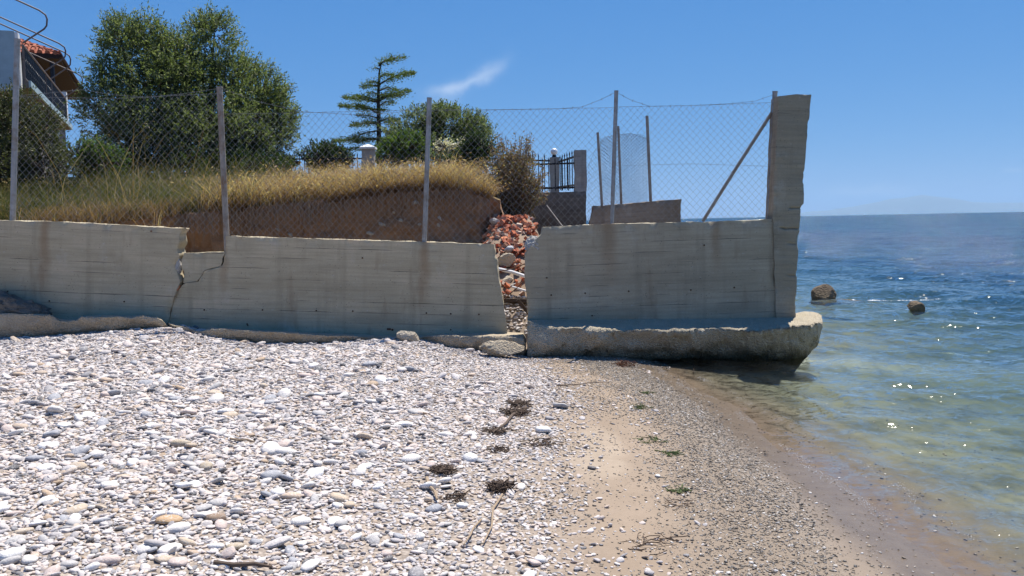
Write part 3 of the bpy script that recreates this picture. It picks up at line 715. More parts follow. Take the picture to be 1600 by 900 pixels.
def lerp_poly(poly, u): return np.interp(u, [p[0] for p in poly], [p[1] for p in poly])
def chain_link(u0, u1, top, bot, D, pitch, rad, bulge=None, seed=0, hole=None):
    """diamond mesh of zigzag wires filling the panel between two pixel polylines"""
    rr = random.Random(seed); mb = MB()
    pxm = D / F_PX; step = 0.5 * pitch / pxm
    n = int((u1 - u0) / step) + 1
    for i in range(n):
        for sgn in (0, 1):
            uc = u0 + i * step
            vt = lerp_poly(top, uc); vb = lerp_poly(bot, uc)
            k = max(2, int((vb - vt) / (step * 1.08))); pts = []
            for j in range(k + 1):
                f = j / k; v = vt + (vb - vt) * f
                off = 0.5 * step * (1 if (j + i) % 2 else -1)
                if sgn == 0 and False: off = -off
                uu = uc + (off * 1.0) * (1 if sgn == 0 else 1)
                uu = min(max(uu, u0), u1)
                dd = D + (bulge(uu, v) if bulge else 0) + (0.004 if (j + i) % 2 else -0.004)
                if hole and hole(uu, v): 
                    if len(pts) > 1: mb.tube(pts, rad, 3, False)
                    pts = []; continue
                pts.append(P(uu, v, dd) + Vector((0, 0, rr.uniform(-.004, .004))))
            if len(pts) > 1 and sgn == 0: mb.tube(pts, rad, 3, False)
    return mb
def wavy(seed, a=0.04):
    return lambda u, v: a * math.sin(u * 0.021 + seed) * math.sin(v * 0.03 + seed * 2)
panels = [(27, 343, [(20, 150), (110, 152), (180, 152), (260, 148), (343, 145)], [(20, 347), (150, 352), (280, 362), (350, 368)]),
          (349, 666, [(343, 178), (470, 176), (560, 172), (671, 172)], [(350, 369), (665, 378)]),
          (668, 959, [(671, 173), (860, 170), (959, 168)], [(665, 378), (775, 378), (850, 356), (957, 351)]),
          (961, 1207, [(962, 167), (1080, 164), (1208, 160)], [(957, 351), (1203, 344)])]
for i, (u0, u1, tp, bt) in enumerate(panels):
    place(chain_link(u0, u1, tp, bt, FY - 0.035, 0.096, 0.0023, wavy(i), i).build('wire_mesh', M['wire']), fence)
def strand(pts, D, rad=0.0028, barbs=0.12, sag=0.0, seed=1, bulge=0.0):
    rr = random.Random(seed); mb = MB(); P3 = [P(u, v, D) for u, v in pts]; sm = []
    for a, b in zip(P3[:-1], P3[1:]):
        for i in range(8):
            f = i / 8; sm.append(a + (b - a) * f)
    sm.append(P3[-1]); mb.tube(sm, rad, 4, False)
    if barbs:
        tot = 0
        for a, b in zip(sm[:-1], sm[1:]):
            tot += (b - a).length
            if tot > barbs:
                tot = 0
                for w in (1, -1):
                    d = Vector((rr.uniform(-.6, .6), rr.uniform(-.6, .6), w)).normalized() * 0.022
                    mb.tube([a - d * 0.6, a + d], rad * 0.8, 3, False)
    return mb
for j, pts in enumerate([[(22, 150), (70, 146), (128, 140), (175, 148), (230, 152), (290, 146), (343, 138)], [(343, 137), (400, 158), (470, 174), (560, 180), (620, 176), (671, 160)],
                         [(671, 170), (760, 172), (870, 170), (910, 167), (940, 155), (962, 144)], [(963, 144), (985, 156), (1015, 166), (1080, 165), (1140, 162), (1180, 158), (1211, 147)]]):
    place(strand(pts, FY - 0.02, seed=j).build('barbed_wire', M['wire']), fence)
for j, pts in enumerate([[(27, 151), (180, 154), (343, 146)], [(349, 178), (470, 176), (666, 172)], [(668, 173), (860, 170), (959, 168)], [(961, 167), (1080, 165), (1207, 160)], [(961, 259), (1080, 256), (1207, 260)]]):
    place(strand(pts, FY - 0.03, 0.0024, 0).build('tension_wire', M['wire']), fence)

# rear fence standing on the farther slab
slab = thing('concrete_wall', 'short brown grey concrete wall beyond the fence with a slanted left end', 'wall', P(995, 350, 17))
wall_slab('wall_panel', M['slab_concrete'], 17.0, 0.35, [(920, 395), (923, 345), (928, 322)], [(1066, 395), (1065, 345), (1064, 312)], [(928, 322), (1000, 316), (1064, 311)], R(2), slab, seed=61, rag=0.03, ns=70, nt=30)
rf = thing('chain_link_fence', 'slack wire fence on thin posts above the short farther wall', 'fence', P(980, 320, 17.2))
for (b, t_, r_) in [((942, 345), (934, 207), 0.026), ((972, 348), (966, 197), 0.024), ((1017, 322), (1011, 181), 0.030)]:
    mb = MB(); mb.tube([P(*b, 17.2), P(*t_, 17.2)], r_, 8); place(mb.build('post', M['weathered_post']), rf)
def bil(u, v): return 0.5 + 0.35 * math.sin((u - 915) / 95 * 3.1) * math.sin((v - 200) / 120 * 3.1)
place(chain_link(937, 1011, [(937, 220), (955, 212), (985, 208), (1011, 215)], [(937, 325), (975, 322), (1016, 314)], 17.2, 0.062, 0.0034, bil, 5).build('wire_mesh', M['wire']), rf)
place(chain_link(938, 1013, [(938, 216), (965, 209), (1000, 209), (1013, 214)], [(938, 325), (975, 322), (1016, 314)], 17.6, 0.058, 0.0034, bil, 6).build('wire_mesh', M['wire']), rf)
place(chain_link(918, 937, [(918, 258), (928, 240), (937, 225)], [(918, 350), (930, 326), (937, 322)], 17.2, 0.075, 0.0026, wavy(3), 7).build('wire_mesh', M['wire']), rf)
place(strand([(918, 262), (928, 238), (945, 214), (985, 208), (1012, 218), (1018, 300)], 17.2, 0.003, 0).build('tension_wire', M['wire']), rf)

# ------------------------------------------------------------------ the earth bank behind the wall and the garden ground
def bank_edge(x):   # Y of the cut face
    return np.interp(x, [-40, -9, -6.2, -4.8, -3.5, -1.5, -0.55, -0.3], [13.2, 13.2, 13.5, 14.2, 14.8, 15.2, 15.3, 15.6]) + 0.10 * fbm(np.stack([x * 1.4, x * 0, x * 0], -1), 4, 81)
def bank_top(x, y):
    e = np.interp(x, [-40, -9, -7, -5.8, -4.5, -3, -1.9, -1.0, -0.5, -0.2, 1.6], [1.95, 1.95, 1.98, 2.05, 2.2, 2.34, 2.50, 2.53, 2.42, 2.28, 2.3])
    back = np.maximum(y - bank_edge(np.minimum(x, -0.3)), 0)
    up_ = np.interp(x, [-40, -7, -3, -1, 0, 1.6], [0.16, 0.14, 0.075, 0.045, 0.03, 0.0])
    return e + up_ * np.minimum(back, 9) + 0.03 * np.clip(back - 9, 0, 40) + 0.08 * fbm(xy3(x, y, 0.7), 3, 83) * sstep(0, 0.6, back)
def make_bank():
    xs = np.concatenate([np.linspace(-60, -10, 40, endpoint=False), np.linspace(-10, -0.18, 330)])
    E = bank_edge(xs); rows = []
    # face, from foot to lip, with undercut below the turf
    for f in np.linspace(0, 1, 40):
        top = bank_top(xs, E); z = 0.35 + (top - 0.35) * f
        und = 0.20 * np.sin(math.pi * np.clip((f - 0.35) / 0.62, 0, 1)) if f > 0.35 else 0.0
        y = E + 0.35 * 0 + und - 0.30 * (1 - f) ** 2
        p = np.stack([xs, y, z], -1)
        p[:, 1] += 0.22 * fbm(p * np.array([1.6, 1.6, 2.6]), 5, 85) + 0.10 * fbm(p * 6, 4, 87) + 0.07 * fbm(p * np.array([14, 14, 5]), 3, 88)
        rows.append(p)
    for b in np.concatenate([[0.04, 0.12, 0.25], np.linspace(0.4, 8, 40), np.linspace(8.6, 60, 30)]):
        y = E + b; rows.append(np.stack([xs, y, bank_top(xs, y)], -1))
    g = np.stack(rows, 1)
    # right end face
    off = g.shape[0] * g.shape[1]
    me_v = [g.reshape(-1, 3)]; me_f = [gridfaces(g.shape[0], g.shape[1])]
    tops = g[-1, 39:]; nn = 14; fr = np.linspace(0, 1, nn)[None, :, None]
    low = tops.copy(); low[:, 2] = 0.4; low[:, 0] += 0.25
    sd_ = tops[:, None] + (low[:, None] - tops[:, None]) * fr
    wob = 0.14 * fbm(sd_ * np.array([1.8, 1.8, 2.5]), 5, 89); wob[:, 0] = 0; sd_[..., 0] += wob
    me_v.append(sd_.reshape(-1, 3)); me_f.append(gridfaces(sd_.shape[0], nn, off))
    me = npmesh('earth_bank', np.concatenate(me_v), np.concatenate(me_f))
    t = NT('bank_earth'); p = t.pos(); nz = t.n('SeparateXYZ', {0: t.n('NewGeometry').outputs['Normal']}).outputs[2]
    n1 = t.noise(t.mapv(p, (1, 1, 2.2)), 2.2, 6, 0.7); n2 = t.noise(p, 22, 5, 0.7)
    c = t.mix(t.ramp(n1, [(0.3, 0.0), (0.7, 1.0)]), (0.25, 0.145, 0.08), (0.40, 0.255, 0.155))
    v = t.n('TexVoronoi', {'Vector': p, 'Scale': 16.0})
    c = t.mix(t.math('MULTIPLY', t.math('LESS_THAN', v.outputs['Distance'], 0.2), 0.5), c, (0.36, 0.29, 0.22))
    c = t.mix(t.ramp(nz, [(0.55, 0.0), (0.85, 1.0)]), c, (0.20, 0.145, 0.07))
    t.pbr(c, 0.95, t.bump(t.math('ADD', n1, t.math('MULTIPLY', n2, 0.6)), 0.9, 0.05), spec=0.15); M['bank'] = t.m
    tag(link('earth_bank', me, t.m), kind='structure')
    # garden ground to the right of the bank, behind the garden wall
    gx_ = np.linspace(-0.3, 1.5, 12); gy_ = np.linspace(19.15, 75, 60); A, B = np.meshgrid(gx_, gy_, indexing='ij')
    z = bank_top(A * 0 - 0.3, B) * 1.0 + 0 * A
    tag(link('garden_ground', npmesh('garden_ground', np.stack([A, B, z], -1), gridfaces(12, 60)), t.m), kind='structure')
make_bank()

rt_ = random.Random(45); mb = MB()
for i in range(520):
    x_ = rt_.uniform(-5.2, -0.33); e_ = float(bank_edge(np.array([x_]))[0]); z_ = float(bank_top(np.array(x_), np.array(e_)))
    q = Vector((x_, e_ - 0.03 + rt_.uniform(-.04, .05), z_ - rt_.uniform(-.02, .12))); pts = [q]; d = Vector((rt_.uniform(-.4, .4), rt_.uniform(-.5, -.1), -.3)); L = rt_.uniform(.05, .13) * (1.8 if rt_.random() < .15 else 1)
    for k in range(4):
        d = (d + Vector((rt_.uniform(-.35, .35), rt_.uniform(-.05, .15), -.55))).normalized(); q = q + d * L; pts.append(q)
    mb.tube(pts, [.006, .005, .004, .003, .002], 3, False)
simple('root', (0.30, 0.20, 0.12), 0.95, 0.0, 0.5, 20); tag(mb.build('hanging_roots', M['root']), 'thin brown roots and straw hanging over the cut face of the bank', 'roots', kind='stuff')
rs_ = random.Random(44)
for i in range(34):
    x_ = rs_.uniform(-2.2, -0.35) if i < 24 else rs_.uniform(-5, -2.2); e_ = float(bank_edge(np.array([x_]))[0]); z_ = float(bank_top(np.array(x_), np.array(e_)))
    low_ = rs_.random() < 0.35; a_ = rs_.uniform(.03, .075)
    o = lump('bank_stone', M['pale_boulder' if rs_.random() < .6 else 'aggregate'], (x_, e_ + (0.06 if not low_ else -0.02), z_ + 0.01 if not low_ else z_ - rs_.uniform(.2, .7)), (a_, a_ * .8, a_ * .6), 500 + i, (rs_.random(), rs_.random(), rs_.random()), 2, .25, cuts=3)
    tag(o, ('pale stone stuck in the cut face of the earth bank' if low_ else 'pale stone in the turf along the bank lip') + (', right half' if i < 24 else ', left half'), 'stone', 'stones in the earth bank')

# ------------------------------------------------------------------ garden wall, pillars and iron fence
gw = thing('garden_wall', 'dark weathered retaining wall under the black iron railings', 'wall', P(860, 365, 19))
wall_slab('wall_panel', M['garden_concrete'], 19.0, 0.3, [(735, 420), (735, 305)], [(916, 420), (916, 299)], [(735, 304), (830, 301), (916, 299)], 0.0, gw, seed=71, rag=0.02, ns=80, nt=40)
def pillar(u, v0, v1, D, w, label, cap=None, globe=False, m='post_concrete'):
    t = thing('gate_pillar', label, 'pillar', P(u, v1, D)); b = P(u, v1, D); h = P(u, v0, D).z - b.z
    mb = MB()
    g = []
    for k in range(13):
        z = h * k / 12; g.append((w / 2, z))
    vs = []; fs = []
    for k, (hw, z) in enumerate(g):
        for (x, y) in ((-1, -1), (0, -1), (1, -1), (1, 0), (1, 1), (0, 1), (-1, 1), (-1, 0)):
            j = 0.012 * vnoise(np.array([x * 2.0 + u, y * 2.0, z * 5.0]), 3)
            vs.append((x * (hw + j), y * (hw + j), z))
    for k in range(12):
        for q in range(8): fs.append((k * 8 + q, k * 8 + (q + 1) % 8, (k + 1) * 8 + (q + 1) % 8, (k + 1) * 8 + q))
    fs.append(tuple(12 * 8 + q for q in range(8)))
    mb.add(vs, fs); mb.build('shaft', M[m], t)
    if cap:
        mb = MB(); c = w * 0.62; hh = cap
        vs = [(-c, -c, h), (c, -c, h), (c, c, h), (-c, c, h), (-c, -c, h + hh * .35), (c, -c, h + hh * .35), (c, c, h + hh * .35), (-c, c, h + hh * .35),
              (-c * .45, -c * .45, h + hh * .8), (c * .45, -c * .45, h + hh * .8), (c * .45, c * .45, h + hh * .8), (-c * .45, c * .45, h + hh * .8), (0, 0, h + hh)]
        fs = [(3, 2, 1, 0)] + [(i, (i + 1) % 4, 4 + (i + 1) % 4, 4 + i) for i in range(4)] + [(4 + i, 4 + (i + 1) % 4, 8 + (i + 1) % 4, 8 + i) for i in range(4)] + [(8 + i, 8 + (i + 1) % 4, 12) for i in range(4)]
        mb.add(vs, fs); mb.build('cap', M['white_paint'], t)
    if globe:
        mb = MB(); mb.tube([(0, 0, h), (0, 0, h + 0.03), (0, 0, h + 0.06)], [0.07, 0.05, 0.05], 10); mb.build('lamp_base', M['black_iron'], t)
        rr = [(math.sin(math.pi * i / 10) * 0.085 + 0.002, -math.cos(math.pi * i / 10) * 0.085 + h + 0.14) for i in range(11)]
        mb = MB(); mb.tube([(0, 0, z) for _, z in rr], [r for r, _ in rr], 14); mb.build('globe_lamp', M['glass_globe'], t, True)
    return t
pillar(907, 235, 300, 19.15, 0.25, 'plain concrete pillar at the right end of the iron railings')
pillar(867, 246, 305, 22.0, 0.22, 'concrete pillar topped by a white globe lamp', globe=True)
pillar(577, 233, 280, 24.0, 0.33, 'pale stone pillar with a white pointed cap above the dry grass', cap=0.13)
def railing(a, b, h, label, n_rails=(0.12, 0.85), step=0.14, spear=True, skip=0):
    a = Vector(a); b = Vector(b); t = thing('iron_railing', label, 'railing', a)
    d = b - a; L = Vector((d.x, d.y, 0)).length; n = int(L / step)
    for f in n_rails:
        mb = MB(); mb.tube([Vector((0, 0, h * f)), d + Vector((0, 0, h * f))], 0.026, 4); mb.build('rail', M['black_iron'], t)
    for i in range(1, n):
        p = d * (i / n); mb = MB()
        mb.tube([p + Vector((0, 0, 0.02)), p + Vector((0, 0, h * 0.93))], 0.014, 4)
        br_ = mb.build('bar', M['black_iron'], t)
        if spear:
            mb = MB(); mb.tube([p + Vector((0, 0, h * 0.93)), p + Vector((0, 0, h * 0.96)), p + Vector((0, 0, h * 1.04))], [0.010, 0.022, 0.002], 4); mb.build('spear_tip', M['black_iron'], br_)
    return t
pa = P(907, 300, 19.15); pb = P(867, 300, 22.0); pc = P(577, 275, 24.0); pd = P(440, 280, 24.6)
zt = lambda u, v, D: P(u, v, D).z
railing((pa.x - 0.1, pa.y + 0.15, 2.56), (pb.x + 0.08, pb.y - 0.1, 2.62), zt(880, 245, 21) - 2.56, 'short black iron railing between the two right pillars', step=0.34)
railing((pb.x - 0.1, pb.y, 2.60), (P(735, 300, 22.6).x, 22.6, 2.75), zt(845, 243, 22) - 2.60, 'black iron railing behind the brown shrub')
railing((P(735, 300, 22.6).x - 0.1, 22.7, 2.78), (pc.x + 0.17, pc.y, 2.95), zt(690, 246, 23.4) - 2.85, 'black iron railing on the right of the white capped pillar')
railing((pc.x - 0.17, pc.y, 2.98), (pd.x, pd.y, 3.05), zt(500, 241, 24.3) - 3.02, 'black iron railing on the left of the white capped pillar')
# nearer railing on top of the garden wall
railing((P(838, 301, 19.15).x, 19.15, P(838, 301, 19.15).z), (P(898, 299, 19.15).x, 19.15, P(898, 299, 19.15).z), 0.70, 'near black iron railing on top of the dark retaining wall', step=0.13)
mb = MB(); mb.tube([P(879, 354, 18.2), P(854, 321, 18.6)], 0.015, 8); tag(mb.build('metal_pole', M['post_concrete']), 'thin pale pole leaning against the dark retaining wall', 'pole')

# ------------------------------------------------------------------ rubble of bricks behind the gap
def brick_mesh(kind, seed):
    rr = random.Random(seed); mb = MB()
    if kind == 'hollow':      # broken hollow clay block: outer shell with two cells
        L, W, H, w = rr.uniform(.09, .17), 0.10, 0.075, 0.012
        for c, d in (((0, 0, H / 2 - w / 2), (L, W, w)), ((0, 0, -H / 2 + w / 2), (L * rr.uniform(.7, 1), W, w)), ((0, W / 2 - w / 2 , 0), (L * .96, w, H - 2 * w)), ((0, -W / 2 + w / 2, 0), (L * .98, w, H - 2 * w)), ((0, 0, 0), (L * .9, w, H - 2 * w))):
            mb.box(c, d)
    elif kind == 'tile':      # curved roof tile fragment
        L, Rd = rr.uniform(.10, .2), 0.07; k = 7; vs = []; fs = []
        for i in range(k):
            w = math.pi * (0.15 + 0.7 * i / (k - 1))
            for x in (-L / 2 + rr.uniform(-.02, .02), L / 2 + rr.uniform(-.02, .02)):
                for r in (Rd, Rd - 0.014): vs.append((x, math.cos(w) * r, math.sin(w) * r - Rd * .6))
        for i in range(k - 1):
            a = i * 4; b = a + 4
            fs += [(a, b, b + 2, a + 2), (a + 1, a + 3, b + 3, b + 1), (a, a + 1, b + 1, b), (a + 2, b + 2, b + 3, a + 3)]
        fs += [(0, 2, 3, 1), ((k - 1) * 4, (k - 1) * 4 + 1, (k - 1) * 4 + 3, (k - 1) * 4 + 2)]
        mb.add(vs, fs)
    else:
        L, W, H = rr.uniform(.07, .15), rr.uniform(.06, .1), rr.uniform(.035, .07)
        vs = [(x * L / 2 * rr.uniform(.7, 1.05), y * W / 2 * rr.uniform(.7, 1.05), z * H / 2 * rr.uniform(.75, 1.05)) for z in (-1, 1) for y in (-1, 1) for x in (-1, 1)]
        mb.add(vs, [(0, 2, 3, 1), (4, 5, 7, 6), (0, 1, 5, 4), (2, 6, 7, 3), (0, 4, 6, 2), (1, 3, 7, 5)])
    me = bpy.data.meshes.new('broken_brick'); me.from_pydata(mb.v, [], mb.f); me.update(); me.materials.append(M['broken_brick']); return me
bricks = [brick_mesh(k, i) for i, k in enumerate(['hollow', 'hollow', 'hollow', 'tile', 'tile', 'bit', 'bit', 'bit', 'bit'])]
rb = random.Random(5); nb = 0
while nb < 270:
    y = rb.uniform(13.15, 15.9); x = rb.uniform(-0.62, 0.42)
    if x < -0.35 and y < 14.6: continue
    z = float(ground_z(np.array(x), np.array(y)))
    if rb.random() > (0.35 if y < 13.7 else 1.0): continue
    bk = rb.randrange(9); o = link('broken_brick', bricks[bk]); o.location = (x, y, z + rb.uniform(0.0, 0.05))
    o.rotation_euler = (rb.uniform(-.9, .9), rb.uniform(-.9, .9), rb.uniform(0, 6.3)); s = rb.uniform(0.45, 1.05); o.scale = (s, s, s)
    hv = 'at the crest of' if y > 15.1 else 'in the upper part of' if y > 14.4 else 'half way down' if y > 13.8 else 'low in'
    tag(o, ('broken hollow red brick ' if bk < 3 else 'curved red roof tile piece ' if bk < 5 else 'solid red brick bit ') + ('on the left ' if x < -.12 else 'on the right ' if x > .16 else '') + hv + ' the rubble heap', 'brick', 'broken bricks in the rubble heap'); nb += 1
rocks = [lump('rubble_stone', M[m], P(u, v, D), (a, a * .8, a * .6), 100 + i, (0.2 * i, 0.3, i), 3, 0.25, cuts=4) for i, (m, u, v, D, a) in enumerate(
    [('aggregate', 772, 345, 15.2, .10), ('aggregate', 798, 362, 14.9, .05), ('grey_stone', 795, 389, 14.1, .10), ('pale_boulder', 790, 407, 13.8, .16), ('aggregate', 803, 448, 13.5, .12),
     ('pale_boulder', 793, 438, 13.6, .13), ('white_stone', 795, 494, 12.95, .07), ('tan_stone', 810, 505, 12.9, .09), ('grey_stone', 813, 458, 13.4, .09), ('aggregate', 820, 345, 15.6, .13)])]
for o, lb in zip(rocks, ['pale concrete lump at the top left of the brick heap', 'small white lump high in the brick heap', 'dark grey stone under the roof tile bits in the heap', 'tan stone in the middle of the brick heap', 'grey stone low in the gap above the plank',
                         'tan stone beside the pale pipe in the gap', 'white stone on the pebbles in the gap', 'tan stone on the pebbles in the gap', 'grey stone at the right edge of the gap', 'pale stone on the right of the heap crest']):
    tag(o, lb, 'stone')
mb = MB(); mb.tube([P(772, 419, 13.35), P(800, 425, 13.3), P(824, 433, 13.25)], 0.026, 10); tag(mb.build('white_pipe', M['white_pipe']), 'white plastic pipe lying across the gap in the wall', 'pipe')
mb = MB(); mb.tube([P(800, 448, 13.3), P(826, 456, 13.2)], 0.016, 8); tag(mb.build('white_pipe', M['white_pipe']), 'short thin white pipe low in the gap', 'pipe')
mb = MB(); mb.box(P(800, 469, 13.1), (0.55, 0.10, 0.05), Matrix.Rotation(0.05, 3, 'Y')); tag(mb.build('plank', M['dark_plank']), 'dark plank lying across the bottom of the gap', 'plank')
mb = MB(); mb.box(P(818, 480, 12.95), (0.28, 0.06, 0.05), Matrix.Rotation(0.9, 3, 'Y')); tag(mb.build('plank', M['dark_plank']), 'dark plank end tilted down on the right in the gap', 'plank')
for i, (a, b, c) in enumerate([((770, 412), (786, 395), (792, 390)), ((785, 470), (805, 452), (822, 436)), ((775, 425), (800, 420), (826, 410))]):
    mb = MB(); mb.tube([P(*a, 12.9), P(*b, 13.0), P(*c, 13.1)], 0.0085, 6); tag(mb.build('rebar', M['rust']), ['bent rusty bar at the left edge of the gap', 'rusty bar slanting up over the plank in the gap', 'rusty bar spanning the gap above the white pipe'][i], 'rebar')

# ------------------------------------------------------------------ leaves, trees, shrubs, grass
def leaf_quads(c, d, n_, ln, wd):
    """rhombus leaves: c centre base (n,3), d direction, n_ side vector"""
    a = c; b = c + d * (ln * 0.5)[:, None] + n_ * (wd * 0.5)[:, None]; e = c + d * ln[:, None]; f = c + d * (ln * 0.5)[:, None] - n_ * (wd * 0.5)[:, None]
    v = np.stack([a, b, e, f], 1).reshape(-1, 3); k = np.arange(len(c) * 4).reshape(-1, 4)
    return v, k
def unit(v): return v / np.maximum(np.linalg.norm(v, axis=-1, keepdims=True), 1e-9)
def sprig_crown(name, m, clusters, n_sprigs, per, ln, wd, sprig_len, seed, parent=None, upness=0.5, spread=0.9, shell=0.45):
    """clusters: (centre, (rx, ry, rz), weight); sprigs point outward and carry leaves"""
    g = np.random.default_rng(seed); V = []; K = []; off = 0
    w = np.array([c[2] for c in clusters], float); w /= w.sum()
    ci = g.choice(len(clusters), n_sprigs, p=w)
    C = np.array([clusters[i][0] for i in ci], float); Rd = np.array([clusters[i][1] for i in ci], float)
    u = unit(g.normal(size=(n_sprigs, 3))); rr = shell + (1 - shell) * g.random(n_sprigs) ** 0.7
    # clumpy: drop sprigs where a low-frequency noise is low
    pos = C + u * Rd * rr[:, None]
    keep = fbm(pos * 1.9, 2, seed) + 0.35 * (1 - rr) > -0.13
    pos, u, Rd = pos[keep], u[keep], Rd[keep]; n = len(pos)
    d = unit(u * 0.8 + np.array([0, 0, upness]) + g.normal(size=(n, 3)) * 0.35)
    L = sprig_len * g.uniform(0.5, 1.35, n)
    f = np.tile(np.linspace(0, 1, per), n); ii = np.repeat(np.arange(n), per)
    base = pos[ii] + d[ii] * (L[ii] * f)[:, None]
    ld = unit(d[ii] + g.normal(size=(n * per, 3)) * spread); sv = unit(np.cross(ld, g.normal(size=(n * per, 3))))
    lnn = ln * g.uniform(0.6, 1.25, n * per); wdd = wd * g.uniform(0.7, 1.2, n * per)
    v, k = leaf_quads(base, ld, sv, lnn, wdd)
    o = link(name, npmesh(name, v, k), m, parent)
    return o, pos, d, L
def tree(name, label, cat, clusters, base, m, bark, n_sprigs, per, ln, wd, sl, seed, trunk_r=0.12, group=None, twigs=True, **kw):
    t = thing(name, label, cat, (0, 0, 0), 0, group); b = Vector(base)
    o, pos, d, L = sprig_crown('crown', m, clusters, n_sprigs, per, ln, wd, sl, seed, t, **kw)
    mb = MB(); rr = random.Random(seed)
    cs = [Vector(c[0]) for c in clusters]; mid = sum(cs, Vector()) / len(cs)
    fork = b + (mid - b) * 0.38; fork.x = b.x + (mid.x - b.x) * 0.3
    mb.tube([b - Vector((0, 0, 0.1)), b + (fork - b) * 0.5 + Vector((rr.uniform(-.05, .05), 0, 0)), fork], [trunk_r * 1.25, trunk_r, trunk_r * 0.85], 8)
    for c in cs:
        m1 = fork + (c - fork) * 0.5 + Vector((rr.uniform(-.15, .15), rr.uniform(-.15, .15), -0.05))
        mb.tube([fork, m1, c], [trunk_r * 0.6, trunk_r * 0.4, trunk_r * 0.15], 6)
    mb.build('trunk', bark, t)
    if twigs:
        mb = MB(); sel = list(range(0, len(pos), max(1, len(pos) // 260)))
        for i in sel:
            p = Vector(pos[i]); c = min(cs, key=lambda q: (q - p).length); e = p + Vector(d[i]) * float(L[i])
            mb.tube([c + (p - c) * 0.35, p, e], [0.016, 0.009, 0.003], 4, False)
        mb.build('branches', bark, t)
    o.parent = t
    t.location = b
    for ch in t.children: ch.location = -b
    return t
def cl(u, v, D, ru, rv, w=1.0, dd=0.8):
    k = D / F_PX; return (tuple(P(u, v, D)), (ru * k, max(ru, rv) * k * dd, rv * k), w)
gz = lambda x, y: float(bank_top(np.array(float(x)), np.array(float(y))))
def base(u, D): p = P(u, 300, D); return (p.x, D, gz(p.x, D))
tree('olive_tree', 'tall bushy grey green tree on the left, nearest the house', 'tree',
     [cl(205, 95, 23, 55, 52, 1.1), cl(190, 60, 23, 28, 30, .5), cl(232, 60, 23, 26, 26, .4), cl(175, 150, 22.6, 44, 45, .8), cl(235, 160, 22.5, 60, 60, 1.2), cl(225, 225, 22.3, 62, 40, .9), cl(272, 115, 23, 45, 55, .9), cl(278, 160, 23, 50, 50, .9), cl(150, 190, 22.6, 26, 40, .4), cl(215, 195, 22.2, 62, 40, 1.2), cl(275, 88, 23.3, 26, 24, .4), cl(285, 215, 22.4, 50, 40, .8)],
     base(225, 23), M['olive_leaf'], M['bark'], 5400, 14, 0.085, 0.030, 0.34, 201, 0.14)
tree('olive_tree', 'tall bushy tree behind the second fence post, rising to a high crown', 'tree',
     [cl(330, 90, 24, 48, 55, 1.0), cl(335, 52, 24, 34, 24, .5), cl(300, 140, 23.6, 45, 55, .9), cl(355, 150, 24, 55, 55, 1.0), cl(330, 220, 23.5, 70, 55, 1.4), cl(340, 185, 23.3, 64, 45, 1.0), cl(370, 225, 23, 60, 40, .8)],
     base(330, 24), M['olive_leaf'], M['bark'], 4400, 14, 0.085, 0.030, 0.34, 202, 0.14)
tree('olive_tree', 'lower rounded grey green tree right of the two tall ones', 'tree',
     [cl(405, 150, 24.5, 42, 42, .9), cl(430, 185, 24.5, 32, 36, .7), cl(400, 215, 24, 55, 45, 1.0), cl(385, 250, 23.5, 45, 34, .7), cl(375, 120, 24.5, 30, 28, .4)],
     base(400, 24.5), M['olive_leaf'], M['bark'], 2500, 14, 0.085, 0.030, 0.32, 203, 0.12)
tree('leafy_bush', 'dense olive green bush in front of the house at the left edge', 'bush',
     [cl(20, 200, 17, 40, 45, 1.0), cl(55, 225, 17, 42, 45, 1.0), cl(0, 260, 16.5, 50, 40, 1.0), cl(-50, 200, 17, 55, 60, 1.2), cl(70, 265, 16.6, 45, 34, .8), cl(72, 205, 17.2, 28, 30, .6), cl(30, 165, 17.2, 26, 24, .3)],
     base(20, 17), M['dark_olive_leaf'], M['bark'], 2400, 14, 0.06, 0.022, 0.22, 204, 0.06)
tree('leafy_bush', 'dark low undergrowth below the tall trees behind the weeds', 'bush',
     [cl(215, 262, 22, 50, 26, 1.0), cl(290, 262, 22, 50, 28, 1.0), cl(370, 268, 22.4, 50, 26, 1.0), cl(425, 268, 23, 34, 20, .6), cl(160, 262, 21.5, 40, 24, .7)],
     base(290, 22), M['dark_leaf'], M['dark_bark'], 2300, 12, 0.075, 0.032, 0.22, 215, 0.04)
tree('leafy_bush', 'low bright green bush under the balcony end', 'bush',
     [cl(120, 245, 18.5, 40, 28, 1.0), cl(95, 232, 18.5, 20, 22, .5), cl(160, 250, 18.5, 34, 22, .7)], base(120, 18.5), M['bush_leaf'], M['bark'], 1100, 12, 0.06, 0.024, 0.18, 205, 0.04)
tree('green_tree', 'broad mid green tree right of the conifer', 'tree',
     [cl(645, 215, 30, 42, 34, 1.0), cl(660, 190, 30, 30, 22, .5), cl(705, 200, 30, 46, 30, 1.0), cl(695, 185, 30, 28, 16, .4), cl(740, 215, 30, 34, 30, .8), cl(690, 240, 29.6, 80, 28, 1.0)],
     base(690, 30), M['olive_leaf'], M['bark'], 3000, 12, 0.10, 0.036, 0.30, 206, 0.12)
tree('leafy_bush', 'light green leafy bush at the foot of the conifer', 'bush',
     [cl(635, 232, 27, 34, 22, 1.0), cl(610, 245, 27, 26, 16, .5)], base(635, 27), M['bush_leaf'], M['bark'], 900, 12, 0.075, 0.035, 0.2, 207, 0.05)
tree('dark_bush', 'rounded dark green bush behind the railings left of the conifer', 'bush',
     [cl(500, 245, 27.5, 40, 20, 1.0), cl(475, 255, 27.5, 28, 14, .5), cl(525, 250, 27.5, 24, 17, .5)], base(500, 27.5), M['dark_leaf'], M['dark_bark'], 1500, 12, 0.075, 0.034, 0.18, 208, 0.06)
